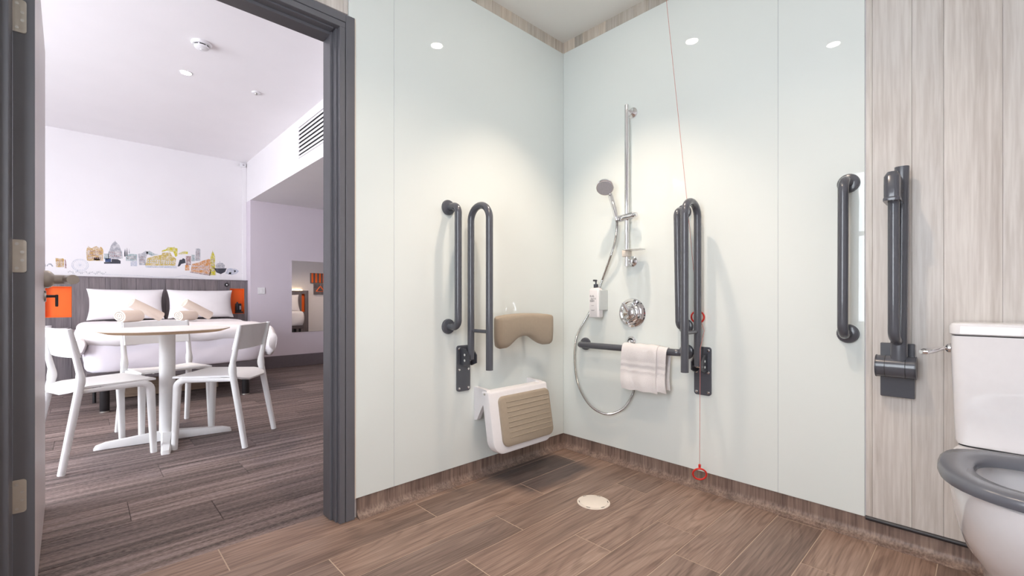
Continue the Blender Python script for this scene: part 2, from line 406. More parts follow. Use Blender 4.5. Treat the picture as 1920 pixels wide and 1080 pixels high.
# right wall
b = newbm(); box(b, 0.0, 0.12, BY0, 0.0, 0, HC)
wallR = struct('wall_right', b, 'white_wall', 'wet room wall with pale glass panels and weathered wood boards', 'wall')
panel('glass_panel', 'glass', wallR, -0.008, 0.0, -1.2275, -0.0085, GB, GT)
panel('glass_panel', 'glass', wallR, -0.008, 0.0, -1.532, -1.2305, GB, GT)
panel('silicone_joint', 'clear', wallR, -0.0065, 0.0, -1.2305, -1.2275, GB, GT, 0)
panel('corner_sealant', 'clear', wallR, -0.009, -0.0005, -0.0083, -0.0005, GB, GT, 0)
boards(wallR, 'B', 0.007, 1.535, GT+0.001, HC, [0.09, 0.06, 0.12, 0.05, 0.075, 0.11], 'lamstrip')
boards(wallR, 'B', 1.535, -BY0, 0.088, HC, [0.02, 0.115, 0.085, 0.142, 0.12, 0.09, 0.16], 'lam')
b = newbm(); box(b, BX0-0.12, BX0, BY0-0.12, -2.0, 0, HC); box(b, BX0-0.12, BX0, -1.0, 0.0, 0, HC); box(b, BX0-0.12, BX0, -2.0, -1.0, 0, 0.7); box(b, BX0-0.12, BX0, -2.0, -1.0, 2.1, HC)
struct('wall_back', b, 'white_wall', 'white wet room wall with the frosted window', 'wall')
b = newbm(); box(b, BX0, 0.12, BY0-0.12, BY0, 0, HC)
struct('wall_near', b, 'white_wall', 'white wet room wall beside the toilet', 'wall')
b = newbm(); box(b, BX0, 0.0, BY0, 0.0, HC, HC+0.08)
struct('ceiling', b, 'ceil', 'off-white painted ceiling of the wet room', 'ceiling')
# frosted bathroom window
w1 = thing('window_1', 'frosted window lighting the wet room', 'window', (BX0-0.06, -1.5, 0.7), kind='structure')
b = newbm(); box(b, BX0-0.075, BX0-0.065, -1.96, -1.04, 0.74, 2.06); obj('pane', b, 'bath_window', w1, smooth=False)
b = newbm()
for yy in (-1.98, -1.02): box(b, BX0-0.10, BX0-0.01, yy-0.0199, yy+0.0199, 0.7, 2.1)
for zz in (0.72, 2.08): box(b, BX0-0.10, BX0-0.01, -1.96, -1.04, zz-0.0199, zz+0.0199)
box(b, BX0-0.064, BX0-0.03, -1.96, -1.04, 1.50, 1.54)
obj('window_frame', b, 'wplastic', w1, smooth=False)

# coved vinyl skirting
def cove_prof(h, r=0.035, t=0.004):
    p = [(0.0, 0.0), (r+0.004, 0.0)]
    for k in range(9):
        a = R(90*k/8); p.append((t + r - r*math.sin(a), t + r - r*math.cos(a)) if k else (t+r, 0.0012))
    p += [(t, h), (0.0, h)]
    return p
pr = cove_prof(0.083)
b = newbm(); loft(b, [[V((x, -0.0-d, z)) for d, z in pr] for x in (-1.372, 0.0)])
tag(obj('baseboard_left', b, 'cove'), 'coved wood-effect vinyl skirting under the glass beside the doorway', 'skirting', kind='structure')
b = newbm(); loft(b, [[V((-d, y, z)) for d, z in pr] for y in (0.0, -1.535)])
loft(b, [[V((-d, y, z)) for d, z in cove_prof(0.073)] for y in (-1.535, BY0)])
bR = tag(obj('baseboard_right', b, 'cove'), 'coved wood-effect vinyl skirting along the shower and toilet wall', 'skirting', kind='structure')
b = newbm(); tube(b, [(-0.006, -1.535, 0.081), (-0.006, BY0, 0.081)], 0.0085, n=10); box(b, -0.006, 0, BY0, -1.535, 0.074, 0.0885)
obj('capping_strip', b, 'blacktrim', bR)

# door lining and architrave
fr = thing('trim_1', 'dark grey door frame around the doorway to the bedroom', 'door frame', (-1.9, 0.0, 0.0), kind='structure')
LO, LI, SI = -1.425, -1.449, -1.465    # right jamb: architrave seam, lining face, stop face
HL, HS = 2.062, 2.045                   # head lining, head stop undersides
b = newbm(); box(b, LI, LO, -0.015, 0.121, 0, HL, 0.0015, 1); obj('door_lining', b, 'frame', fr, smooth=False)
b = newbm(); box(b, -2.412, -2.392, -0.015, 0.121, 0, HL, 0.0015, 1); obj('door_lining', b, 'frame', fr, smooth=False)
b = newbm(); box(b, -2.412, LO, -0.015, 0.121, HL, HL+0.024, 0.0015, 1); obj('door_lining', b, 'frame', fr, smooth=False)
b = newbm(); box(b, SI, LI, 0.045, 0.1205, 0, HL, 0.0015, 1); box(b, LI-0.006, LI, 0.01, 0.045, 0, HL, 0.001, 1); obj('door_stop', b, 'frame', fr, smooth=False)
b = newbm(); box(b, -2.392, -2.3695, 0.03, 0.127, 0, HL, 0.0015, 1); obj('door_stop', b, 'frame', fr, smooth=False)
b = newbm(); box(b, -2.372, SI, 0.045, 0.1205, HS, HL, 0.0015, 1); box(b, -2.372, SI, 0.01, 0.045, HL-0.006, HL, 0.001, 1); obj('door_stop', b, 'frame', fr, smooth=False)
AT = 2.121
b = newbm(); box(b, LO+0.002, -1.3845, -0.016, 0.0, 0, AT, 0.002, 2); obj('architrave', b, 'frame', fr, smooth=False)
b = newbm(); box(b, -2.46, -2.414, -0.016, 0.0, 0, AT, 0.002, 2); obj('architrave', b, 'frame', fr, smooth=False)
b = newbm(); box(b, -2.414, LO+0.002, -0.016, 0.0, HL+0.026, AT, 0.002, 2); obj('architrave', b, 'frame', fr, smooth=False)
# light sealant line between architrave and glass
b = newbm(); box(b, -1.3845, -1.3785, -0.011, -0.0082, GB, AT); obj('sealant', b, 'drain', fr, smooth=False)

# open door leaf (hinge edge faces the wet room)
dang = R(1.0)
door = thing('door_1', 'open grey-edged door swung into the bedroom', 'door', (-2.37, 0.128, 0.0), rotz=dang, kind='structure')
def dpart(name, bm, m, parent=door, smooth=False): return obj(name, bm, m, parent, smooth=smooth, local=True)
b = newbm(); box(b, 0.0, 0.046, 0.0, 0.006, 0.006, 2.04, 0.001, 1); dpart('edge_lipping', b, 'frame')
b = newbm(); box(b, 0.0, 0.046, 0.0062, 0.92, 0.006, 2.04, 0.001, 1); dpart('door_leaf', b, 'door_face')
for zz in (0.345, 1.06, 1.775):
    b = newbm(); prism(b, rrect(-0.004, 0.029, zz-0.049, zz+0.049, 0.008), -0.0025, 0.0002, 'xz'); hg = dpart('hinge', b, 'nickel', smooth=True)
    b = newbm()
    for dx, dz in ((0.009, 0.036), (0.02, 0.012), (0.02, -0.012), (0.009, -0.036)): lathe(b, [(0.0042, 0), (0.0042, 0.0008), (0.0015, 0.0008)], (dx, -0.0025, zz+dz), (0, -1, 0), 10)
    dpart('screw', b, 'steel', hg)
    b = newbm(); tube(b, [(-0.006, -0.003, zz-0.05), (-0.006, -0.003, zz+0.05)], 0.006, 10); dpart('hinge_knuckle', b, 'nickel', hg, smooth=True)
# lever handle with long return, and thumb turn below
b = newbm(); lathe(b, [(0.0, 0), (0.038, 0.0), (0.038, 0.012), (0.032, 0.022), (0.022, 0.030), (0.0, 0.030)], (0.046, 0.80, 1.018), (1, 0, 0), 24); hd = dpart('lever_handle', b, 'nickel', smooth=True)
b = newbm(); tube(b, fillet([(0.06, 0.80, 1.018), (0.118, 0.80, 1.018), (0.134, 0.70, 1.016)], 0.02), 0.0205, 14); dpart('lever', b, 'nickel', hd, smooth=True)
b = newbm(); lathe(b, [(0.0, 0), (0.024, 0.0), (0.024, 0.006), (0.0, 0.006)], (0.046, 0.80, 0.945), (1, 0, 0), 20); tt = dpart('thumb_turn', b, 'steel', smooth=True)
b = newbm(); tube(b, [(0.05, 0.80, 0.945), (0.085, 0.80, 0.945)], 0.006, 10); box(b, 0.079, 0.089, 0.793, 0.807, 0.90, 0.952, 0.002, 1); dpart('turn_snib', b, 'rail_dark', tt)

# bedroom shell
YL = 4.8; XB = -0.62; ZB = 2.24
b = newbm(); box(b, LX, XB, YF, YF+0.1, 0, HB); wF = struct('wall_far', b, 'white_wall', 'white bedroom wall behind the grey headboard', 'wall')
b = newbm(); box(b, XB, RX, YL, YF+0.1, 0, ZB); struct('wall_lilac', b, 'lilac', 'pale lilac bedroom wall carrying the mirror', 'wall')
b = newbm(); box(b, XB, RX, 0.12, YF+0.1, ZB, HB); struct('ceiling_bulkhead', b, 'white_wall', 'white ceiling bulkhead with the air grille', 'bulkhead')
b = newbm(); box(b, LX, RX, 0.12, YF+0.1, HB, HB+0.08); struct('ceiling_bedroom', b, 'bed_ceil', 'white bedroom ceiling with smoke detector', 'ceiling')
b = newbm(); box(b, RX, RX+0.1, 0.0, YF+0.1, 0, HB); struct('wall_side', b, 'white_wall', 'white bedroom wall at the far right, out of sight', 'wall')
b = newbm(); box(b, LX-0.1, LX, 0.0, 0.4, 0, HB); box(b, LX-0.1, LX, 3.2, YF+0.1, 0, HB); box(b, LX-0.1, LX, 0.4, 3.2, 0, 0.5); box(b, LX-0.1, LX, 0.4, 3.2, 2.4, HB)
struct('wall_window', b, 'white_wall', 'white bedroom wall with the large window, out of sight', 'wall')
w2 = thing('window_2', 'large curtained bedroom window out of sight on the left', 'window', (LX-0.05, 1.8, 0.5), kind='structure')
b = newbm(); box(b, LX-0.07, LX-0.06, 0.44, 3.16, 0.54, 2.36); obj('pane', b, 'bed_window', w2, smooth=False)
b = newbm()
for yy in (0.42, 3.18): box(b, LX-0.09, LX-0.01, yy-0.0199, yy+0.0199, 0.5, 2.4)
for zz in (0.52, 2.38): box(b, LX-0.09, LX-0.01, 0.44, 3.16, zz-0.0199, zz+0.0199)
box(b, LX-0.059, LX-0.02, 1.78, 1.82, 0.54, 2.36)
obj('window_frame', b, 'wplastic', w2, smooth=False)
b = newbm(); box(b, XB, RX, YL-0.016, YL, 0, 0.165, 0.003, 1)
tag(obj('baseboard_bedroom', b, 'skirt', None, smooth=False), 'dark grey skirting board under the mirror on the lilac wall', 'skirting', kind='structure')
# faint service cover at the wall corner
b = newbm(); box(b, -0.668, -0.621, YF-0.012, YF, 1.18, HB, 0.002, 1)
tag(obj('trim_2', b, 'white_wall', None, smooth=False), 'thin white vertical cover strip at the end of the mural wall', 'trim', kind='structure')

# ================================================================== downlights
def downlight(name, label, loc, watts, size, group, lit=True):
    t = thing(name, label, 'downlight', loc, group)
    x, y, z = loc
    b = newbm(); lathe(b, [(0.036, 0.0), (0.044, 0.0), (0.044, -0.003), (0.038, -0.005), (0.036, -0.004)], loc, n=28, ring=True)
    obj('bezel', b, 'wplastic', t)
    b = newbm(); lathe(b, [(0.0, -0.003), (0.035, -0.003), (0.035, -0.0005), (0.0, -0.0005)], loc, n=24); obj('lens', b, 'lamp' if lit else 'wplastic', t)
    if lit:
        ld = bpy.data.lights.new('downlight_beam', 'SPOT'); ld.energy = watts; ld.color = WARM; ld.spot_size = R(size); ld.spot_blend = 0.6; ld.shadow_soft_size = 0.035
        lo = bpy.data.objects.new('downlight_beam', ld); COL.objects.link(lo); lo.parent = t; lo.location = (0, 0, -0.012)
downlight('ceiling_downlight', 'round white downlight in the wet room ceiling above the shower', (-0.575, -0.583, HC), BATH_SPOT, 86, 'wet room downlights')
downlight('ceiling_downlight', 'round white downlight in the wet room ceiling nearer the toilet', (-1.263, -1.19, HC), BATH_SPOT*0.9, 130, 'wet room downlights')
downlight('ceiling_downlight', 'lit round downlight in the white bedroom ceiling below the smoke detector', (-1.61, 2.61, HB), BED_SPOT, 120, 'bedroom downlights')
downlight('ceiling_downlight', 'added fill downlight under the bulkhead by the coat rack, out of sight', (1.7, 1.5, ZB), BED_SPOT*1.3, 140, 'bedroom downlights')  # invented lamp, brightens the alcove and the wall seen in the mirror
downlight('ceiling_downlight', 'added fill downlight in the bedroom ceiling near the window, out of sight', (-3.2, 2.61, HB), BED_SPOT*0.6, 130, 'bedroom downlights')  # made-up extra lamp, raises the ambient light in the bedroom

# ================================================================== WET ROOM THINGS
def flange(bm, origin, axis, r=0.038):
    lathe(bm, [(0.0, 0.0), (r, 0.0), (r, 0.006), (r*0.92, 0.012), (r*0.62, 0.016), (0.0, 0.016)], origin, axis, 26)
def grab_rail(label, p0, p1, nrm, off=0.085, r=0.0178):
    """straight grab rail between two wall points, returning to the wall at both ends"""
    p0, p1, nrm = V(p0), V(p1), V(nrm)
    t = thing('grab_rail', label, 'grab rail', tuple(p0 if p0.z < p1.z else p1), 'charcoal grab rails')
    s = nrm*0.008
    b = newbm(); tube(b, fillet([p0+s+nrm*0.012, p0+s+nrm*off, p1+s+nrm*off, p1+s+nrm*0.012], 0.045, 8), r, 16); obj('rail', b, 'rail', t)
    for p in (p0, p1):
        b = newbm(); flange(b, p+s, nrm); obj('wall_flange', b, 'rail', t)
    return t
grab_rail('charcoal vertical grab rail beside the folded rail nearest the doorway', (-0.90, 0, 0.797), (-0.90, 0, 1.389), (0, -1, 0))
grab_rail('charcoal vertical grab rail behind the folded rail with the red cord', (0, -0.812, 0.795), (0, -0.802, 1.375), (-1, 0, 0), off=0.075)
grab_rail('charcoal vertical grab rail at the edge of the glass beside the wood boards', (0, -1.479, 0.795), (0, -1.481, 1.393), (-1, 0, 0), off=0.10)
grab_rail('charcoal horizontal grab rail carrying the white towel', (0, -0.185, 0.663), (0, -0.816, 0.667), (-1, 0, 0), off=0.072)

def hinged_rail(label, wall, a, z0, z1, ztop, zhinge, zfree, d1, d2, zbar):
    """drop-down support rail folded up against the wall; wall 'A' (y=0) at x=a or 'B' (x=0) at y=a"""
    P = (lambda u, d, z: V((a+u, -d, z))) if wall == 'A' else (lambda u, d, z: V((-d, a-u, z)))
    nrm = (0, -1, 0) if wall == 'A' else (-1, 0, 0)
    t = thing('folding_support_rail', label, 'grab rail', tuple(P(0, 0, z0)), 'folding support rails')
    r = 0.0175; w = d2-d1
    b = newbm(); tube(b, fillet([P(0, d1, zhinge), P(0, d1, ztop), P(0, d2, ztop), P(0, d2, zfree)], w/2*0.98, 12), r, 16); arm = obj('arm', b, 'rail', t)
    b = newbm(); tube(b, [P(0, d1, zbar), P(0, d2, zbar)], 0.009, 12); obj('cross_bar', b, 'rail', arm)
    b = newbm(); hw = 0.042
    poly = rrect(-hw, hw, z0, z1, 0.014)
    loft(b, [[P(u, 0.008, z) for u, z in poly], [P(u, 0.016, z) for u, z in poly]])
    plate = obj('wall_plate', b, 'rail', t)
    for u in (-hw+0.013, hw-0.013):
        for z in (z0+0.016, (z0+z1)/2-0.005, z1-0.016):
            b = newbm(); lathe(b, [(0.0068, 0), (0.0068, 0.003), (0.004, 0.0055), (0, 0.0058)], P(u, 0.016, z), nrm, 12); obj('bolt', b, 'chrome', plate)
    b = newbm()
    for u in (-0.022, 0.022):
        poly = [(0.016, zhinge+0.055), (d1-0.01, zhinge+0.05), (d1+0.018, zhinge+0.02), (d1+0.018, zhinge-0.02), (d1-0.02, zhinge-0.035), (0.016, zhinge-0.03)]
        loft(b, [[P(u-0.003, d, z) for d, z in poly], [P(u+0.003, d, z) for d, z in poly]])
    br = obj('hinge_bracket', b, 'rail_dark', t, smooth=False)
    for z in (zhinge+0.022, zhinge-0.006):
        b = newbm(); tube(b, [P(-0.031, d1-0.012, z), P(0.031, d1-0.012, z)], 0.0065, 10); obj('hinge_bolt', b, 'chrome', br)
    return t
hinged_rail('charcoal folding support rail raised upright beside the taupe backrest', 'A', -0.807, 0.463, 0.697, 1.392, 0.632, 0.592, 0.075, 0.217, 0.776)
hinged_rail('charcoal folding support rail raised upright with red pull cord through it', 'B', -0.899, 0.462, 0.699, 1.392, 0.612, 0.594, 0.071, 0.206, 0.776)

# padded backrest
t = thing('backrest', 'taupe moulded shower backrest fixed to the glass above the folding seat', 'backrest', (-0.46, 0.0, 0.68))
XC = -0.462; HWB = 0.222
b = newbm(); rings = []
for i in range(25):
    u = -1 + 2*i/24; x = XC + u*HWB
    zt = 0.856 - 0.012*u*u; e = abs(u)
    tb = min(1.0, max(0.0, (e-0.10)/0.60)); zb = 0.730 - 0.056*tb*tb*(3-2*tb)
    if e > 0.86: zb += 0.055*((e-0.86)/0.14)**2; zt -= 0.008*((e-0.86)/0.14)**2
    yc = -0.098 - 0.02*u*u; th = 0.030*(1 - 0.45*max(0, (e-0.8)/0.2)**2)
    if i in (0, 24): th *= 0.55
    ring = []
    for k in range(16):
        a = 2*math.pi*k/16; ca, sa = math.cos(a), math.sin(a)
        ca = math.copysign(abs(ca)**0.55, ca); sa = math.copysign(abs(sa)**0.45, sa)
        ring.append(V((x, yc + ca*th, (zt+zb)/2 + sa*(zt-zb)/2)))
    rings.append(ring)
loft(b, rings); obj('pad', b, 'taupe', t, sharp=60)
for x in (-0.54, -0.38): b = newbm(); tube(b, [(x, -0.022, 0.80), (x, -0.095, 0.80)], 0.012, 12); flange(b, (x, -0.008, 0.80), (0, -1, 0), 0.03); obj('mounting_post', b, 'rail', t)

# folding shower seat, folded down flat against the wall
t = thing('folding_shower_seat', 'white folding shower seat with ribbed taupe pad, folded against the wall', 'shower seat', (-0.51, 0.0, 0.14))
X0, X1 = -0.737, -0.292
def seat_pt(u, v, d):   # u across, v down 0..1 from the hinge, d outward
    return V((u, -0.105 - 0.055*v - d, 0.462 - 0.315*v))
def seat_loft(bm, u0, u1, v0, v1, r_top, r_bot, d0, d1, bev, flat=1.0):
    def outline(ins):
        a0, a1 = u0+ins, u1-ins; z0, z1 = v0*0.32+ins, v1*0.32-ins; out = []
        rt, rb = max(r_top-ins, 0.004), max(r_bot-ins, 0.004)
        for cx, cz, r, s in ((a1-rb, z1-rb, rb, 0), (a0+rb, z1-rb, rb, 90), (a0+rt, z0+rt, rt, 180), (a1-rt, z0+rt, rt, 270)):
            for k in range(7): a = R(s+15*k); out.append((cx+r*math.cos(a), (cz+r*math.sin(a))/0.32))
        return out
    L = [(0.0, d0), (0.0, d1-bev), (bev*0.3, d1-bev*0.3), (bev, d1)]
    loft(bm, [[seat_pt(u, v, d) for u, v in outline(i)] for i, d in L])
b = newbm(); seat_loft(b, X0, X1, 0.0, 1.0, 0.012, 0.07, -0.03, 0.02, 0.012); obj('seat_shell', b, 'wplastic', t)
b = newbm(); seat_loft(b, X0+0.058, X1-0.004, 0.10, 0.90, 0.03, 0.04, 0.0205, 0.033, 0.010); pad = obj('pad', b, 'taupe', t)
for k in range(8):
    v = 0.20 + 0.08*k
    b = newbm(); tube(b, [seat_pt(X0+0.105, v, 0.0328), seat_pt(X1-0.022, v, 0.0328)], 0.0026, 8); obj('rib', b, 'taupe', pad)
b = newbm()   # upper moulded hinge tray between wall and seat
prism(b, [(X0+0.03, -0.008), (X1-0.01, -0.008), (X1-0.004, -0.12), (X0+0.01, -0.12)], 0.425, 0.440, 'xy')
obj('hinge_tray', b, 'wplastic', t, smooth=False)
for x in (X0+0.028, X1-0.026):
    b = newbm(); prism(b, [(-0.008, 0.475), (-0.105, 0.468), (-0.118, 0.45), (-0.06, 0.36), (-0.03, 0.305), (-0.008, 0.30)], x-0.022, x+0.002, 'yz'); br = obj('wall_bracket', b, 'wplastic', t, smooth=False)
    b = newbm(); tube(b, [(x-0.03, -0.098, 0.448), (x+0.01, -0.098, 0.448)], 0.006, 10); obj('pivot', b, 'steel', br)

# shower riser rail
t = thing('shower_riser_rail', 'chrome vertical shower riser rail with slider and soap tray', 'shower rail', (0, -0.495, 1.10))
YR = -0.496; XR = -0.052
b = newbm(); tube(b, [(XR, YR, 1.115), (XR, YR, 2.00)], 0.0125, 16); obj('rail', b, 'chrome', t)
for z in (1.965, 1.142):
    b = newbm(); lathe(b, [(0, 0), (0.029, 0), (0.029, 0.006), (0.018, 0.014), (0.012, 0.03), (0, 0.03)], (-0.008, YR-0.012, z), (-1, 0, 0), 22); tube(b, [(-0.03, YR-0.012, z), (XR, YR, z)], 0.0115, 14); obj('wall_bracket', b, 'chrome', t)
b = newbm(); tube(b, [(XR-0.006, YR+0.05, 1.378), (XR-0.006, YR-0.048, 1.388)], 0.0195, 16); lathe(b, [(0.0, 0), (0.013, 0), (0.013, 0.02), (0.0, 0.02)], (XR-0.006, YR-0.046, 1.388), (0, -1, 0.1), 16); obj('slider', b, 'chrome', t)
b = newbm(); box(b, XR-0.02, XR+0.02, YR-0.02, YR+0.02, 1.165, 1.205, 0.006, 2); obj('tray_clamp', b, 'drain', t)
b = newbm(); prism(b, rrect(XR-0.07, XR+0.02, YR-0.115, YR-0.005, 0.03), 1.197, 1.2, 'xy'); obj('soap_tray', b, 'clear', t)

# hand shower with hose
t = thing('hand_shower', 'chrome hand shower on the slider with a long looping steel hose', 'hand shower', (-0.11, -0.40, 1.35))
hc = V((-0.13, -0.408, 1.552)); base = V((-0.09, -0.458, 1.378))
face_n = V((-0.64, -0.36, -0.68)).normalized()
b = newbm(); lathe(b, [(0.0, 0.016), (0.022, 0.016), (0.042, 0.010), (0.049, 0.002), (0.049, -0.006), (0.046, -0.009), (0.0, -0.009)], hc, tuple(-face_n), 30); head = obj('shower_head', b, 'chrome', t)
b = newbm(); lathe(b, [(0.0, 0.0), (0.044, 0.0), (0.043, 0.003), (0.0, 0.004)], hc+face_n*0.0085, tuple(face_n), 30); obj('spray_face', b, 'spray', head)
dn = (base-hc); dn = (dn - face_n*dn.dot(face_n)).normalized()
b = newbm(); tube(b, [hc - face_n*0.006 + dn*0.030, hc - face_n*0.010 + dn*0.055, base+V((-0.004, 0.012, 0.05)), base+V((0, 0, -0.012))], [0.012, 0.0145, 0.013, 0.0115], 14); obj('handle', b, 'chrome', head)
hp = [(-0.088, -0.456, 1.37), (-0.075, -0.447, 1.315), (-0.06, -0.415, 1.221), (-0.028, -0.318, 1.044), (-0.021, -0.232, 0.873), (-0.026, -0.148, 0.74), (-0.030, -0.122, 0.66), (-0.030, -0.118, 0.549), (-0.034, -0.15, 0.406), (-0.036, -0.24, 0.302), (-0.036, -0.352, 0.272), (-0.034, -0.456, 0.318), (-0.032, -0.515, 0.399), (-0.03, -0.531, 0.468), (-0.03, -0.524, 0.58), (-0.028, -0.50, 0.672)]
def catmull(pts, n=8):
    pts = [V(p) for p in pts]; P = [pts[0]*2-pts[1]] + pts + [pts[-1]*2-pts[-2]]; out = []
    for i in range(1, len(P)-2):
        for k in range(n):
            u = k/n; out.append(0.5*((2*P[i]) + (P[i+1]-P[i-1])*u + (2*P[i-1]-5*P[i]+4*P[i+1]-P[i+2])*u*u + (3*P[i]-P[i-1]-3*P[i+1]+P[i+2])*u**3))
    out.append(pts[-1]); return out
hpts = catmull(hp, 40)
b = newbm(); tube(b, hpts, [0.0078 if k % 2 else 0.0060 for k in range(len(hpts))], 10); obj('hose', b, 'hose', t)
t = thing('hose_outlet', 'round chrome hose outlet on the glass behind the towel rail', 'hose outlet', (0, -0.50, 0.69))
b = newbm(); lathe(b, [(0, 0), (0.027, 0), (0.027, 0.005), (0.018, 0.012), (0.0, 0.012)], (-0.008, -0.50, 0.70), (-1, 0, 0), 24); obj('escutcheon', b, 'chrome', t)
b = newbm(); tube(b, fillet([(-0.018, -0.50, 0.70), (-0.028, -0.50, 0.70), (-0.028, -0.50, 0.668)], 0.008), 0.0085, 12); obj('elbow', b, 'chrome', t)

# soap bottle in a wall bracket
t = thing('soap_dispenser', 'white pump soap bottle in a clear bracket beside the shower hose', 'soap bottle', (-0.045, -0.29, 0.828))
b = newbm()
for ins, z in ((0.003, 0.828), (0.0, 0.832), (0.0, 0.985), (0.004, 0.993), (0.016, 1.0), (0.022, 1.003)): pass
loft(b, [[V((-0.062+px, -0.298+py, z)) for px, py in rrect(-0.024+i, 0.024-i, -0.036+i, 0.036-i, max(0.012-i*0.3, 0.003))] for i, z in ((0.003, 0.828), (0.0, 0.832), (0.0, 0.982), (0.004, 0.992), (0.012, 0.998), (0.016, 1.0))])
bottle = obj('bottle', b, 'wplastic', t)
b = newbm(); tube(b, [(-0.062, -0.298, 1.0), (-0.062, -0.298, 1.020)], 0.0135, 16); tube(b, [(-0.062, -0.298, 1.02), (-0.062, -0.298, 1.046)], 0.0045, 10); box(b, -0.085, -0.056, -0.304, -0.292, 1.036, 1.046, 0.002, 1); obj('pump', b, 'rail_dark', t)
b = newbm(); box(b, -0.088, -0.008, -0.344, -0.3355, 0.87, 0.985, 0.002, 1); obj('bracket', b, 'clear', t)
b = newbm()   # dark hand-lettered print on the label, too small to read
def mark(y, z, w, h, sl=0.0):
    prism(b, [(y, z), (y-w, z+sl), (y-w, z+sl+h), (y, z+h)], -0.0864, -0.0858, 'yz')
rr = random.Random(3)
for z, hh, y0, n in ((0.945, 0.011, -0.274, 5), (0.931, 0.010, -0.280, 6), (0.917, 0.012, -0.274, 6)):
    y = y0
    for k in range(n):
        w = 0.0052; mark(y, z, 0.0012, hh, 0.0)
        if rr.random() < 0.7: mark(y, z+hh*rr.choice([0, 0.45, 0.85]), w*0.8, 0.0014)
        if rr.random() < 0.6: mark(y-w*0.6, z, 0.0011, hh*rr.choice([0.6, 1.0]))
        y -= w*1.12
for z, w in ((0.896, 0.018), (0.87, 0.024), (0.866, 0.020)): mark(-0.283, z, w, 0.0012)
obj('label_print', b, 'mural_dark', bottle, smooth=False)['kind'] = 'stuff'

# thermostatic valve
t = thing('shower_valve', 'round chrome shower valve with a lever dial', 'shower valve', (0, -0.504, 0.77))
o = (-0.008, -0.504, 0.856)
b = newbm(); lathe(b, [(0.0, 0), (0.082, 0.0), (0.0825, 0.003), (0.078, 0.010), (0.066, 0.0135), (0.060, 0.010), (0.056, 0.012), (0, 0.012)], o, (-1, 0, 0), 48); obj('escutcheon', b, 'chrome', t)
b = newbm(); lathe(b, [(0.052, 0.012), (0.052, 0.020), (0.046, 0.026), (0.040, 0.028), (0.036, 0.045), (0.026, 0.052), (0, 0.053)], o, (-1, 0, 0), 36); dial = obj('dial', b, 'chrome', t)
b = newbm(); tube(b, [(-0.048, -0.504, 0.862), (-0.066, -0.494, 0.89), (-0.074, -0.486, 0.915)], [0.012, 0.010, 0.007], 12); obj('lever', b, 'chrome', dial)
for k in range(4):
    a = R(20+90*k); b = newbm(); lathe(b, [(0.009, 0), (0.009, 0.012), (0.006, 0.016), (0, 0.016)], (-0.018, -0.504+0.058*math.cos(a), 0.856+0.058*math.sin(a)), (-1, 0, 0), 14); obj('dial_stop', b, 'chrome', dial)

# towel folded over the horizontal rail
t = thing('hand_towel', 'white banded hand towel hung over the horizontal grab rail', 'towel', (-0.08, -0.62, 0.45))
def drape(bm, y0, y1, zf, zb, xr, zr, rad, th=0.009, nf=26):
    prof = []
    for k in range(nf+1): u = k/nf; prof.append((xr-rad-0.004*math.sin(u*9), zf+(zr-zf)*u))
    for k in range(1, 8): a = math.pi - math.pi*k/7; prof.append((xr+rad*math.cos(a), zr+rad*math.sin(a)))
    for k in range(1, 9): u = k/8; prof.append((xr+rad+0.002*math.sin(u*6), zr-(zr-zb)*u))
    n = len(prof); ny = 22; rr = random.Random(5); grid = {}
    for j in range(ny+1):
        y = y0+(y1-y0)*j/ny
        for i, (x, z) in enumerate(prof):
            dx = -0.003*math.sin(j*0.55+i*0.12) - (0.0025 if 10 <= i <= 19 and (i//2) % 2 == 0 and i <= nf else 0)
            dy = 0.004*math.sin(z*26)
            grid[i, j] = V((x+dx, y+dy, z + 0.002*math.sin(j*0.8)))
    a = {k: bm.verts.new(v) for k, v in grid.items()}
    for i in range(n-1):
        for j in range(ny): bm.faces.new((a[i, j], a[i+1, j], a[i+1, j+1], a[i, j+1]))
    bmesh.ops.recalc_face_normals(bm, faces=bm.faces)
    r = bmesh.ops.solidify(bm, geom=list(bm.faces), thickness=th)
b = newbm(); drape(b, -0.498, -0.703, 0.452, 0.50, -0.080, 0.667, 0.030); obj('front_fold', b, 'towel', t, sharp=70)
b = newbm(); drape(b, -0.515, -0.752, 0.46, 0.47, -0.080, 0.667, 0.0195, th=-0.004); obj('back_fold', b, 'towel', t, sharp=70)

# emergency pull cord
t = thing('emergency_pull_cord', 'thin red emergency pull cord hanging from the ceiling to the skirting', 'pull cord', (-0.1, -0.922, 0.07))
cp = [(-0.1, -0.743, 2.548), (-0.1, -0.757, 2.40), (-0.09, -0.857, 1.395), (-0.05, -0.876, 1.014), (-0.037, -0.884, 0.87), (-0.048, -0.922, 0.78), (-0.105, -0.927, 0.70), (-0.10, -0.922, 0.14)]
b = newbm(); tube(b, cp, 0.0011, 8); obj('cord', b, 'cord', t)
def ring(bm, c, r, tr, nrm=(1, 0, 0), n=28):
    q = V((0,0,1)).rotation_difference(V(nrm)); c = V(c)
    loop = [c + q @ V((r*math.cos(2*math.pi*k/n), r*math.sin(2*math.pi*k/n), 0)) for k in range(n)]
    rings = []
    for k, p in enumerate(loop):
        tan = (loop[(k+1) % n]-loop[k-1]).normalized(); s = (p-c).normalized(); u = tan.cross(s)
        rings.append([bm.verts.new(p + s*tr*math.cos(a) + u*tr*math.sin(a)) for a in [2*math.pi*j/8 for j in range(8)]])
    for k in range(n):
        A, B = rings[k], rings[(k+1) % n]
        for j in range(8): bm.faces.new((A[j], A[(j+1) % 8], B[(j+1) % 8], B[j]))
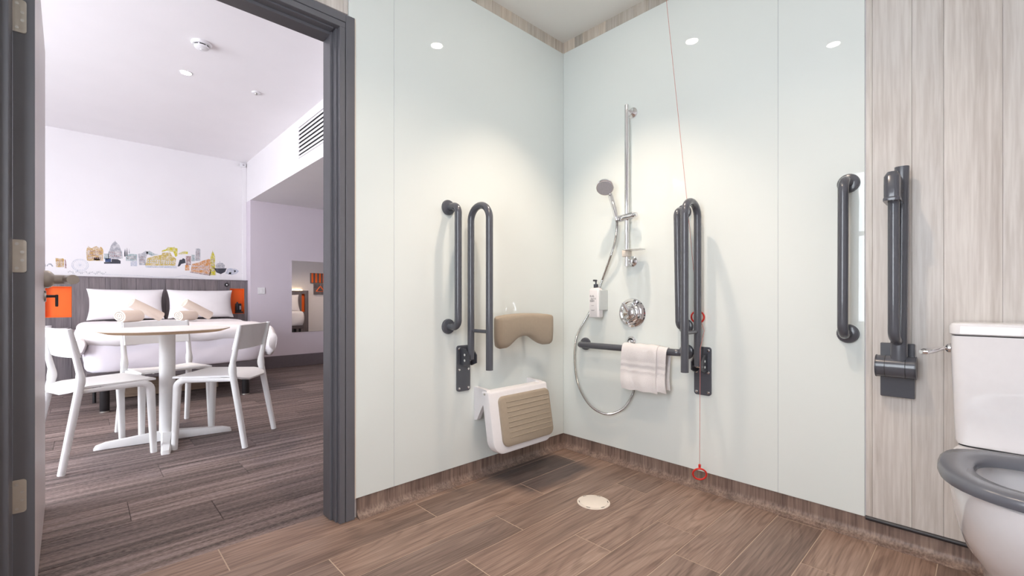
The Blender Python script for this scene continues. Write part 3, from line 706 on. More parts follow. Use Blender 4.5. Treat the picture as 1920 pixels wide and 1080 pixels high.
b = newbm(); ring(b, (-0.10, -0.922, 0.103), 0.030, 0.0042, (0.8, 0.5, 0.3)); box(b, -0.105, -0.095, -0.927, -0.917, 0.132, 0.15, 0.002, 1); obj('pull_ring', b, 'red', t)
b = newbm(); ring(b, (-0.036, -0.884, 0.845), 0.029, 0.0042, (0.9, 0.3, 0.1)); obj('pull_ring', b, 'red', t)
b = newbm(); lathe(b, [(0, 0), (0.04, 0), (0.04, -0.012), (0.02, -0.02), (0.006, -0.026), (0, -0.026)], (-0.1, -0.743, HC), n=24); obj('ceiling_switch', b, 'wplastic', t)

# support rail beside the toilet (raised)
t = thing('toilet_support_rail', 'thick charcoal fold-up support rail on the wood boards beside the toilet', 'grab rail', (0, -1.63, 0.566))
b = newbm(); box(b, -0.030, -0.006, -1.680, -1.582, 0.567, 0.768, 0.003, 2); obj('wall_plate', b, 'rail', t, smooth=False)
b = newbm(); tube(b, [(-0.068, -1.577, 0.685), (-0.068, -1.686, 0.685)], 0.040, 30); hinge = obj('hinge_barrel', b, 'rail', t)
for y in (-1.5765, -1.6865):
    b = newbm(); tube(b, [(-0.068, y-0.002, 0.685), (-0.068, y+0.002, 0.685)], 0.041, 30); obj('barrel_cap', b, 'rail_dark', hinge)
for y in (-1.603, -1.660):
    b = newbm(); tube(b, [(-0.068, y-0.0008, 0.685), (-0.068, y+0.0008, 0.685)], 0.0405, 30); obj('barrel_seam', b, 'hole', hinge)
b = newbm(); tube(b, [(-0.075, -1.641, 0.70), (-0.075, -1.641, 0.80), (-0.068, -1.644, 0.90), (-0.062, -1.648, 1.412)], [0.024, 0.024, 0.021, 0.021], 20, sq=3.0); obj('beam', b, 'rail', t)
b = newbm(); tube(b, fillet([(-0.078, -1.640, 0.775), (-0.150, -1.634, 0.80), (-0.150, -1.634, 1.31), (-0.09, -1.64, 1.32)], 0.03), 0.0165, 16); obj('grip_tube', b, 'rail', t)
b = newbm(); loft(b, [[V((-0.135+px, -1.632+py, z)) for px, py in rrect(-0.062+i, 0.062-i, -0.024+i*0.5, 0.024-i*0.5, 0.015)] for i, z in ((0.0, 1.275), (0.0, 1.283), (0.004, 1.288), (0.004, 1.36), (0.018, 1.378), (0.05, 1.384))]); obj('roll_holder_housing', b, 'rail', t)

# floor drain
t = thing('floor_drain', 'round cream drain cover set in the vinyl floor', 'drain cover', (-0.521, -0.616, 0))
b = newbm(); lathe(b, [(0.062, 0.0), (0.0745, 0.0), (0.0745, 0.002), (0.071, 0.0035), (0.065, 0.003), (0.062, 0.001)], (-0.521, -0.616, 0), n=40, ring=True); obj('drain_ring', b, 'drain', t)
b = newbm(); lathe(b, [(0, 0.0), (0.063, 0.0), (0.064, 0.004), (0.060, 0.006), (0, 0.0065)], (-0.521, -0.616, 0), n=40); cv = obj('drain_lid', b, 'drain', t)
for k in range(6):
    a = R(60*k+15); b = newbm(); box(b, -0.009, 0.009, -0.0012, 0.0012, 0, 0.0042); bmesh.ops.transform(b, matrix=Matrix.Translation((-0.521, -0.616, 0)) @ Matrix.Rotation(a+R(90), 4, 'Z') @ Matrix.Translation((0, -0.0652, 0)), verts=b.verts); obj('slot', b, 'hole', cv, smooth=False)

# toilet
TY = -1.955
t = thing('toilet', 'white close-coupled toilet with a grey seat against the wood boards', 'toilet', (-0.35, TY, 0.0))
def dshape(xf, xb, hw, z, n=28, p=2.2):
    """outline: rounded front (towards -x), squarer back"""
    out = []; xm = xb - (xb-xf)*0.45
    for k in range(n):
        a = 2*math.pi*k/n; c, s = math.cos(a), math.sin(a)
        if c < 0: x = xm + (xm-xf)*math.copysign(abs(c)**(2/p), c); y = hw*math.copysign(abs(s)**(2/p), s)
        else: x = xm + (xb-xm)*abs(c)**0.6; y = hw*math.copysign(abs(s)**0.75, s)
        out.append(V((x, TY+y, z)))
    return out
b = newbm()
loft(b, [dshape(*a) for a in ((-0.50, -0.12, 0.112, 0.0), (-0.50, -0.12, 0.112, 0.012), (-0.495, -0.12, 0.104, 0.05), (-0.50, -0.11, 0.102, 0.12), (-0.535, -0.10, 0.112, 0.19), (-0.61, -0.08, 0.145, 0.25), (-0.67, -0.06, 0.161, 0.31), (-0.705, -0.05, 0.168, 0.37), (-0.722, -0.05, 0.173, 0.41), (-0.727, -0.05, 0.174, 0.455), (-0.72, -0.05, 0.170, 0.462), (-0.66, -0.30, 0.118, 0.462), (-0.655, -0.31, 0.113, 0.44), (-0.62, -0.33, 0.09, 0.34), (-0.56, -0.38, 0.055, 0.29))])
obj('pan', b, 'ceramic', t)
b = newbm(); loft(b, [dshape(-0.585, -0.365, 0.072, 0.302, p=2.0), dshape(-0.585, -0.365, 0.072, 0.304, p=2.0)]); obj('water', b, 'water', t)
# cistern
def cis(i, x0, hw, z): return [V((px, TY+py, z)) for px, py in rrect(x0+i, -0.012, -hw+i, hw-i, 0.03, 6)]
b = newbm(); loft(b, [cis(0.012, -0.190, 0.164, 0.462), cis(0.003, -0.192, 0.165, 0.468), cis(0, -0.194, 0.166, 0.48), cis(0, -0.20, 0.174, 0.70), cis(0, -0.202, 0.176, 0.815)]); cs = obj('cistern', b, 'ceramic', t)
b = newbm(); loft(b, [cis(0.004, -0.206, 0.179, 0.818), cis(0, -0.207, 0.180, 0.822), cis(0, -0.207, 0.180, 0.846), cis(0.004, -0.207, 0.180, 0.854), cis(0.012, -0.207, 0.180, 0.857)]); obj('cistern_lid', b, 'ceramic', t)
b = newbm(); loft(b, [cis(0.004, -0.20, 0.172, 0.8145), cis(0.004, -0.20, 0.172, 0.8185)]); obj('lid_gap', b, 'hole', cs)
b = newbm(); loft(b, [cis(0.006, -0.19, 0.164, 0.459), cis(0.006, -0.19, 0.164, 0.4645)]); obj('base_gap', b, 'hole', cs)
b = newbm(); lathe(b, [(0, 0), (0.016, 0), (0.016, 0.006), (0.009, 0.012), (0, 0.014)], (-0.165, TY+0.176, 0.772), (0, 1, 0), 18); tube(b, [(-0.165, TY+0.186, 0.772), (-0.172, TY+0.200, 0.769), (-0.185, TY+0.220, 0.762), (-0.198, TY+0.238, 0.758), (-0.203, TY+0.246, 0.757)], [0.006, 0.007, 0.0095, 0.011, 0.006], 14, aspect=1.7); obj('flush_lever', b, 'chrome', cs)
# seat ring
b = newbm(); rg = []
for xf, xb, hw, z in ((-0.742, -0.315, 0.187, 0.466), (-0.746, -0.31, 0.190, 0.476), (-0.744, -0.312, 0.189, 0.488), (-0.735, -0.318, 0.182, 0.4945), (-0.69, -0.345, 0.150, 0.493), (-0.662, -0.375, 0.122, 0.488), (-0.656, -0.38, 0.116, 0.480), (-0.656, -0.38, 0.116, 0.466)):
    rg.append(dshape(xf, xb, hw, z, n=40))
loft(b, rg + [rg[0]], cap=False); bmesh.ops.remove_doubles(b, verts=b.verts, dist=1e-5); obj('seat', b, 'seatgrey', t, sharp=60)
for s in (-1, 1):
    b = newbm(); tube(b, [(-0.305, TY+s*0.085-0.02, 0.477), (-0.305, TY+s*0.085+0.02, 0.477)], 0.012, 12); tube(b, [(-0.305, TY+s*0.085, 0.462), (-0.305, TY+s*0.085, 0.470)], 0.013, 12); obj('seat_hinge', b, 'steel', t)
    b = newbm(); box(b, -0.61, -0.59, TY+s*0.155-0.008, TY+s*0.155+0.008, 0.4615, 0.4665, 0.001, 1); obj('seat_buffer', b, 'wplastic', t)

# ================================================================== BEDROOM THINGS
# table
t = thing('round_table', 'small round white table with a pale ply edge on a white pedestal', 'table', (-1.81, 1.895, 0))
c0 = (-1.81, 1.895, 0)
b = newbm(); lathe(b, [(0, 0.7345), (0.352, 0.7345), (0.3545, 0.7365), (0.353, 0.7395), (0, 0.74)], c0, n=56); top = obj('table_top', b, 'tabletop', t)
b = newbm(); lathe(b, [(0, 0.716), (0.305, 0.716), (0.3545, 0.7335), (0.3545, 0.7345), (0, 0.7345)], c0, n=56); obj('ply_edge', b, 'ply', top)
b = newbm(); box(b, -1.93, -1.69, 1.865, 1.925, 0.709, 0.716, 0.002, 1); lathe(b, [(0.06, 0.70), (0.06, 0.709), (0, 0.709)], c0, n=28); obj('top_plate', b, 'chair', t)
b = newbm(); lathe(b, [(0, 0.03), (0.044, 0.03), (0.044, 0.70), (0, 0.70)], c0, n=32); obj('column', b, 'chair', t)
for k in range(4):
    a = R(-7.5+90*k); mm = Matrix.Translation(c0) @ Matrix.Rotation(a, 4, 'Z'); b = newbm()
    loft(b, [[V((x, py*w, z0+pz*h)) for py, pz in ((-1, 0), (1, 0), (1, 0.6), (0.7, 1), (-0.7, 1), (-1, 0.6))] for x, w, h, z0 in ((0.0, 0.034, 0.058, 0.004), (0.06, 0.033, 0.056, 0.004), (0.31, 0.025, 0.036, 0.002), (0.355, 0.022, 0.024, 0.0), (0.362, 0.016, 0.012, 0.0))])
    bmesh.ops.transform(b, matrix=mm, verts=b.verts); obj('foot', b, 'chair', t)

# chairs (local: faces +x)
def make_chair(label, loc, rz):
    t = thing('dining_chair', label, 'chair', loc, 'white chairs round the table', rz)
    P = lambda n, bm, par=t, sh=45: obj(n, bm, 'chair', par, local=True, sharp=sh)
    b = newbm(); nu, nv = 16, 12; g = {}
    for i in range(nu+1):
        u = i/nu; x = -0.195 + 0.41*u
        hw = 0.178 + 0.03*u
        if u < 0.22: hw *= math.sqrt(max(0.0, 1-((0.22-u)/0.22)**2))*0.42 + 0.58
        for j in range(nv+1):
            v = -1+2*j/nv; y = v*hw
            z = 0.452 - 0.012*(1-v*v)*math.sin(math.pi*min(1, u*1.05)) - 0.03*max(0, (0.25-u)/0.25)**1.5 + 0.0
            g[i, j] = b.verts.new((x, y, z))
    for i in range(nu):
        for j in range(nv): b.faces.new((g[i, j], g[i+1, j], g[i+1, j+1], g[i, j+1]))
    bmesh.ops.recalc_face_normals(b, faces=b.faces); bmesh.ops.solidify(b, geom=list(b.faces), thickness=0.011); P('seat', b)
    for s in (-1, 1):
        pts = fillet([(0.205, s*0.205, 0.0), (0.19, s*0.198, 0.428), (-0.13, s*0.186, 0.425)], 0.045, 6)
        rad = [0.0155] + [0.021]*(len(pts)-3) + [0.017, 0.011]
        b = newbm(); tube(b, pts, rad, 12, sq=3.0); P('leg', b)
        pts = fillet([(-0.215, s*0.212, 0.0), (-0.128, s*0.196, 0.50), (-0.182, s*0.200, 0.772)], 0.22, 8)
        n = len(pts); rad = [0.0155 + 0.0055*math.sin(math.pi*min(1, i/(n-1)*1.25)**0.8) if i < n-1 else 0.011 for i in range(n)]
        b = newbm(); tube(b, pts, rad, 12, sq=3.0); P('leg', b)
    b = newbm(); nu, nv = 16, 8; g = {}
    for i in range(nu+1):
        v = -1+2*i/nu
        for j in range(nv+1):
            w = j/nv; z = 0.612 + 0.155*w
            xp = -0.150 - 0.036*w - 0.020*(1-v*v) + 0.012
            g[i, j] = b.verts.new((xp, v*0.196, z + 0.004*(1-v*v)*(w-0.5)))
    for i in range(nu):
        for j in range(nv): b.faces.new((g[i, j], g[i+1, j], g[i+1, j+1], g[i, j+1]))
    bmesh.ops.recalc_face_normals(b, faces=b.faces); bmesh.ops.solidify(b, geom=list(b.faces), thickness=0.012); P('backrest', b)
    b = newbm(); tube(b, [(0.02, -0.185, 0.425), (0.02, 0.185, 0.425)], 0.010, 10); P('seat_rail', b)
    for s in (-1, 1):
        b = newbm(); tube(b, [(0.08, s*0.10, 0.418), (0.08, s*0.10, 0.44)], 0.006, 8); P('stacking_buffer', b)
    return t
c1 = make_chair('white chair at the left of the table beside the open door', (-2.162, 1.776, 0), R(18))
c2 = make_chair('white chair at the right of the table turned away from us', (-1.518, 1.65, 0), R(142))
c3 = make_chair('white chair behind the table, in front of the bed', (-1.785, 2.20, 0), R(-77))

# headboard with orange niches
hb = thing('headboard', 'grey laminate wall headboard with orange niches behind the white pillows', 'headboard', (-1.68, 4.93, 0))
YH = 4.93; HT = 1.175
def hboard(parent, x0, x1, z0, z1):
    b = newbm(); box(b, x0+0.001, x1-0.001, YH, YH+0.055, z0, z1, 0.001, 1); return obj('board', b, 'headboard', parent, smooth=False)
edges = [-2.75, -2.62, -2.505] + [-2.30 + k*(1.475/11) for k in range(12)] + [-0.66, -0.6205]
b = newbm(); box(b, -2.75, -0.6205, YH+0.0555, YF-0.0005, 0, HT); obj('back_panel', b, 'bedrail', hb, smooth=False)
for a, e in zip(edges, edges[1:]):
    if abs(a+2.505) < 1e-6 or abs(e+0.66) < 1e-6:
        lo, hi = (0.742, 1.071) if a < -2 else (0.747, 1.076)
        hboard(hb, a, e, 0, lo); hboard(hb, a, e, hi, HT)
        b = newbm(); box(b, a+0.0012, e-0.0012, YH+0.045, YH+0.055, lo, hi); 
        for bb_ in ((a+0.0012, a+0.006, lo, hi), (e-0.006, e-0.0012, lo, hi)): box(b, bb_[0], bb_[1], YH+0.001, YH+0.045, bb_[2], bb_[3])
        box(b, a+0.006, e-0.006, YH+0.001, YH+0.045, lo, lo+0.005); box(b, a+0.006, e-0.006, YH+0.001, YH+0.045, hi-0.005, hi)
        obj('niche_lining', b, 'orange', hb, smooth=False)
    else: hboard(hb, a, e, 0, HT)
b = newbm(); box(b, -2.75, -0.6205, YH-0.004, YF, HT, HT+0.012, 0.001, 1); obj('top_cap', b, 'headboard', hb, smooth=False)
# reading light, phone, bedside shelf and its things
t = thing('reading_light', 'small black round reading light on the headboard above the right niche', 'reading light', (-0.864, YH, 1.10))
b = newbm(); lathe(b, [(0, 0), (0.024, 0), (0.024, 0.008), (0.017, 0.016), (0.011, 0.012), (0, 0.012)], (-0.864, YH, 1.124), (0, -1, 0), 22); obj('bezel', b, 'black', t)
b = newbm(); lathe(b, [(0, 0), (0.009, 0), (0, 0.004)], (-0.864, YH-0.0125, 1.124), (0, -1, 0), 16); obj('lens', b, 'wplastic', t)
t = thing('telephone', 'small dark telephone in the orange niche on the right', 'telephone', (-0.72, YH, 0.755))
b = newbm(); box(b, -0.765, -0.675, YH-0.006, YH+0.04, 0.7525, 0.775, 0.006, 2); box(b, -0.76, -0.69, YH+0.01, YH+0.043, 0.775, 0.88, 0.006, 2); ph = obj('base', b, 'black', t)
b = newbm(); tube(b, fillet([(-0.747, YH-0.012, 0.80), (-0.747, YH-0.006, 0.80), (-0.745, YH-0.008, 0.89), (-0.745, YH-0.014, 0.89)], 0.004), 0.011, 10); obj('handset', b, 'rail_dark', t)
b = newbm(); box(b, -0.715, -0.697, YH+0.004, YH+0.0098, 0.80, 0.85); obj('keypad', b, 'spray', ph, smooth=False)
t = thing('bedside_shelf', 'grey bedside shelf fixed to the headboard at the left', 'shelf', (-2.42, 4.78, 0.58))
b = newbm(); box(b, -2.68, -2.25, 4.70, YH-0.0005, 0.585, 0.612, 0.003, 1); obj('board', b, 'headboard', t, smooth=False)
b = newbm(); box(b, -2.64, -2.61, 4.75, YH-0.0005, 0.50, 0.584, 0.002, 1); box(b, -2.32, -2.29, 4.75, YH-0.0005, 0.50, 0.584, 0.002, 1); obj('bracket', b, 'bedrail', t, smooth=False)
b = newbm(); lathe(b, [(0, 0), (0.032, 0), (0.04, 0.05), (0.037, 0.05), (0.03, 0.004), (0, 0.004)], (-2.485, 4.78, 0.6125), n=20)
tag(obj('cup', b, 'wplastic'), 'small white cup on the bedside shelf', 'cup')
b = newbm(); prism(b, rrect(-2.435, -2.325, 4.73, 4.84, 0.015), 0.6125, 0.632, 'xy')
tag(obj('tissue_tray', b, 'wplastic'), 'flat white tray on the bedside shelf beside the cup', 'tray')

# bed
bed = thing('double_bed', 'double bed with white duvet on a dark base with black legs', 'bed', (-1.545, 4.0, 0))
BXa, BXb, BYa, BYb = -2.215, -0.875, 3.07, 4.90
def puffy(bm, x0, x1, y0, y1, z0, z1, r, nx=40, ny=44, amp=0.006, seed=1, p=5.0):
    """soft rounded slab: superellipse sections"""
    rr = random.Random(seed); ph = [rr.uniform(0, 6.28) for _ in range(6)]
    rings = []; n = 64
    cx, cy = (x0+x1)/2, (y0+y1)/2; hx, hy = (x1-x0)/2, (y1-y0)/2
    for k in range(15):
        a = -math.pi/2 + math.pi*k/14
        ins = r*(1-math.cos(a)**0.8) if math.cos(a) > 0 else r
        z = (z0+z1)/2 + (z1-z0)/2*math.sin(a)
        ring = []
        for j in range(n):
            th = 2*math.pi*j/n; c, s = math.cos(th), math.sin(th)
            q = (abs(c)**p + abs(s)**p)**(-1/p)
            w = amp*(math.sin(th*9+ph[0]+z*20)+math.sin(th*17+ph[1]-z*31)*0.6)
            ring.append(V((cx + (hx-ins+w)*c*q, cy + (hy-ins+w)*s*q, z + amp*0.6*math.sin(th*6+ph[2]))))
        rings.append(ring)
    # top surface rings towards the centre
    top = rings[-1]
    for f in (0.8, 0.55, 0.3, 0.08):
        rings.append([V((cx+(v.x-cx)*f, cy+(v.y-cy)*f, v.z + 0.010*(1-f) + amp*0.8*math.sin(v.x*f*14+v.y*f*9+ph[3]))) for v in top])
    loft(bm, rings)
b = newbm(); puffy(b, BXa, BXb, BYa, BYb, 0.335, 0.62, 0.03, amp=0.004, seed=2, p=14); obj('mattress', b, 'sheet', bed, sharp=60)
b = newbm(); puffy(b, -2.262, -0.83, 3.045, 4.86, 0.545, 0.695, 0.075, amp=0.008, seed=5, p=9); dv = obj('duvet', b, 'linen', bed, sharp=70)
b = newbm()   # heavy fold of the duvet hanging over the right edge at the foot
rings = []
for k in range(12):
    y = 3.03 + 0.09*k; e = 1 - max(0, (1-k/1.5))**2*0.4 if k < 2 else (1 - max(0, (k-9)/3)**2*0.5)
    rings.append([V((-0.845 + 0.062*e*math.cos(a)+0.004*math.sin(k*1.7+a*3), y, 0.518 + 0.155*e*math.sin(a))) for a in [2*math.pi*j/18 for j in range(18)]])
loft(b, rings); obj('duvet_fold', b, 'linen', dv, sharp=70)
b = newbm()
rings = []
for k in range(12):
    y = 3.03 + 0.09*k; e = (0.6+0.2*k) if k < 2 else (1 - max(0, (k-9)/3)**2*0.5)
    rings.append([V((-2.235 + 0.05*e*math.cos(a)+0.004*math.sin(k*1.3+a*3), y, 0.565 + 0.09*e*math.sin(a))) for a in [2*math.pi*j/18 for j in range(18)]])
loft(b, rings); obj('duvet_fold', b, 'linen', dv, sharp=70)
b = newbm(); box(b, BXa+0.02, BXb-0.02, BYa+0.03, BYb, 0.262, 0.336, 0.004, 1); obj('bed_base', b, 'bedrail', bed, smooth=False)
for x, y in ((-2.085, 3.165), (-1.055, 3.165), (-2.10, 4.7), (-0.99, 4.7)):
    b = newbm(); lathe(b, [(0, 0), (0.030, 0), (0.032, 0.004), (0.032, 0.262), (0, 0.262)], (x, y, 0), n=20); lg = obj('leg', b, 'black', bed)
    b = newbm(); lathe(b, [(0, 0.001), (0.0335, 0.001), (0.0335, 0.012), (0, 0.012)], (x, y, 0), n=20); obj('leg_cap', b, 'steel', lg)
b = newbm(); box(b, -1.985, -1.18, 3.72, 3.74, 0.012, 0.255, 0.002, 1); obj('centre_board', b, 'underbed', bed, smooth=False)
for x in (-2.14,):
    b = newbm(); tube(b, [(x, 3.68, 0.0), (x, 3.68, 0.26)], 0.014, 10); obj('leg', b, 'black', bed)
    b = newbm(); box(b, x-0.03, x+0.05, 3.66, 3.675, 0.215, 0.255, 0.004, 1); obj('corner_plate', b, 'ply', bed, smooth=False)
# pillows
def pillow(label, cx, w, h, y, z0, seed, tilt):
    b = newbm(); n = 26; rr = random.Random(seed); g = {}
    for s in (-1, 1):
        for i in range(n+1):
            for j in range(n+1):
                u, v = -1+2*i/n, -1+2*j/n
                pinch = 1 - 0.10*(1-abs(u)**2.2)*0.55*abs(v)**2 ; pin2 = 1 - 0.07*(1-abs(v)**2.2)*abs(u)**2
                x = u*w/2*pin2; z = v*h/2*pinch
                th = 0.085*(max(0, 1-abs(u)**2.6)**0.62)*(max(0, 1-abs(v)**2.6)**0.62) + 0.003*math.sin(u*9+v*7+seed)*(1-abs(u))*(1-abs(v))
                if abs(u) == 1 or abs(v) == 1:
                    if s == 1: g[s, i, j] = g[-1, i, j]; continue
                    th = 0
                g[s, i, j] = b.verts.new((x, s*th, z))
        for i in range(n):
            for j in range(n):
                f = (g[s, i, j], g[s, i+1, j], g[s, i+1, j+1], g[s, i, j+1])
                b.faces.new(f if s == 1 else f[::-1])
    bmesh.ops.transform(b, matrix=Matrix.Translation((cx, y, z0+h/2)) @ Matrix.Rotation(tilt, 4, 'X'), verts=b.verts)
    return tag(obj('pillow', b, 'linen', None, sharp=75), label, 'pillow', 'pillows on the bed')
pillow('plump white pillow leaning on the headboard at the left side of the bed', -1.855, 0.665, 0.355, 4.81, 0.702, 2, R(-15))
pillow('plump white pillow leaning on the headboard at the right side of the bed', -1.155, 0.675, 0.355, 4.81, 0.702, 6, R(-15))
# rolled towels
def towel_roll(label, a, d, length, rad):
    """a: centre of the spiral end, d: axis direction"""
    d = V(d).normalized(); q = V((0,0,1)).rotation_difference(d); b = newbm(); a = V(a)
    turns = 3.2; n = 90; th = rad/turns*0.64
    inner, outer = [], []
    for k in range(n+1):
        an = turns*2*math.pi*k/n; r = rad*(0.10 + 0.90*k/n)
        c = V((math.cos(an), math.sin(an), 0)); outer.append(c*r); inner.append(c*max(0.001, r-th))
    prof = outer + inner[::-1]
    layers = [(0.0, 0.985), (0.01, 1.0), (length*0.5, 1.02), (length-0.01, 1.0), (length, 0.985)]
    vs = [[b.verts.new(a + q @ V((p.x*s, p.y*s*0.92, z))) for p in prof] for z, s in layers]
    m = len(prof)
    for A, B in zip(vs, vs[1:]):
        for k in range(m): b.faces.new((A[k], A[(k+1) % m], B[(k+1) % m], B[k]))
    for L_ in (vs[0], vs[-1]):
        for k in range(n): b.faces.new((L_[k], L_[k+1], L_[m-2-k], L_[m-1-k]))
    return tag(obj('rolled_towel', b, 'cream_towel', None, sharp=60), label, 'towel', 'rolled towels on the bed')
towel_roll('rolled cream towel lying flat on the duvet at the left, spiral end showing', (-1.968, 3.78, 0.775), (0.62, 0.78, 0.0), 0.25, 0.066)
towel_roll('rolled cream towel propped slanting over the flat left roll', (-1.86, 4.10, 0.905), (0.76, 0.30, -0.46), 0.31, 0.056)
towel_roll('rolled cream towel lying flat on the duvet at the right', (-1.52, 3.78, 0.768), (0.64, 0.77, 0.0), 0.25, 0.059)
towel_roll('rolled cream towel propped slanting over the flat right roll', (-1.42, 4.10, 0.902), (0.76, 0.32, -0.45), 0.31, 0.054)

# mirror, switch, grille, ceiling fittings
t = thing('wall_mirror', 'frameless wall mirror on the lilac bedroom wall', 'mirror', (0.15, YL, 0.477))
b = newbm(); box(b, -0.108, 0.47, YL-0.006, YL, 0.477, 1.474); obj('backing', b, 'steel', t, smooth=False)
b = newbm(); box(b, -0.108, 0.47, YL-0.008, YL-0.0062, 0.477, 1.474); obj('mirror_glass', b, 'mirror', t, smooth=False)
t = thing('light_switch', 'square white light switch on the lilac wall beside the headboard', 'light switch', (-0.49, YL, 1.0))
b = newbm(); box(b, -0.533, -0.447, YL-0.009, YL, 1.007, 1.093, 0.003, 2); obj('plate', b, 'wplastic', t, smooth=False)
b = newbm(); box(b, -0.505, -0.475, YL-0.014, YL-0.009, 1.03, 1.07, 0.002, 1); obj('rocker', b, 'wplastic', t, smooth=False)
t = thing('air_grille', 'white air conditioning grille with slats on the bulkhead', 'air vent', (XB, 2.5, 2.39))
gy0, gy1, gz0, gz1 = 2.05, 2.946, 2.385, 2.675
b = newbm(); box(b, XB-0.002, XB, gy0, gy1, gz0, gz1); obj('backing', b, 'hole', t, smooth=False)
b = newbm()
box(b, XB-0.010, XB-0.002, gy0-0.018, gy0, gz0-0.018, gz1+0.018); box(b, XB-0.010, XB-0.002, gy1, gy1+0.018, gz0-0.018, gz1+0.018)
box(b, XB-0.010, XB-0.002, gy0, gy1, gz0-0.018, gz0); box(b, XB-0.010, XB-0.002, gy0, gy1, gz1, gz1+0.018)
obj('grille_frame', b, 'white_wall', t, smooth=False)
for k in range(7):
    z = gz0 + 0.026 + k*0.0405; b = newbm(); prism(b, [(XB-0.011, z-0.012), (XB-0.003, z-0.006), (XB-0.003, z+0.016), (XB-0.011, z+0.010)], gy0, gy1, 'xz'); obj('slat', b, 'white_wall', t, smooth=False)
t = thing('smoke_detector', 'round white smoke detector on the bedroom ceiling', 'smoke detector', (-1.60, 2.02, HB))
so = (-1.60, 2.02, HB)
b = newbm(); lathe(b, [(0, 0), (0.062, 0), (0.062, -0.012), (0.055, -0.018), (0, -0.018)], so, n=32); obj('base', b, 'wplastic', t)
b = newbm(); lathe(b, [(0, -0.018), (0.043, -0.018), (0.043, -0.026), (0, -0.026)], so, n=32); obj('sensor_gap', b, 'hole', t)
b = newbm(); lathe(b, [(0, -0.026), (0.046, -0.026), (0.044, -0.036), (0.030, -0.044), (0.012, -0.046), (0.010, -0.052), (0, -0.052)], so, n=32); obj('sensor_cap', b, 'wplastic', t)
for k in range(6):
    a = R(60*k); b = newbm(); box(b, so[0]+0.044*math.cos(a)-0.004, so[0]+0.044*math.cos(a)+0.004, so[1]+0.044*math.sin(a)-0.004, so[1]+0.044*math.sin(a)+0.004, HB-0.027, HB-0.017); obj('rib', b, 'wplastic', t, smooth=False)
t = thing('sprinkler_cover', 'small flat ceiling sensor near the bulkhead', 'ceiling sensor', (-1.10, 2.61, HB))
b = newbm(); lathe(b, [(0, 0), (0.036, 0), (0.036, -0.006), (0.030, -0.010), (0, -0.010)], (-1.10, 2.61, HB), n=26); obj('rim', b, 'wplastic', t)
b = newbm(); lathe(b, [(0, -0.010), (0.016, -0.010), (0.010, -0.020), (0, -0.022)], (-1.10, 2.61, HB), n=18); obj('sensor', b, 'steel', t)
t = thing('wall_sensor', 'tiny white sensor at the top of the corner cover strip', 'sensor', (-0.655, YF-0.012, 2.70))
b = newbm(); box(b, -0.70, -0.63, YF-0.045, YF-0.012, 2.70, 2.745, 0.008, 2); obj('body', b, 'wplastic', t); 
b = newbm(); lathe(b, [(0, 0), (0.012, 0), (0.008, 0.006), (0, 0.007)], (-0.665, YF-0.045, 2.722), (0, -1, 0), 14); obj('lens', b, 'spray', t)
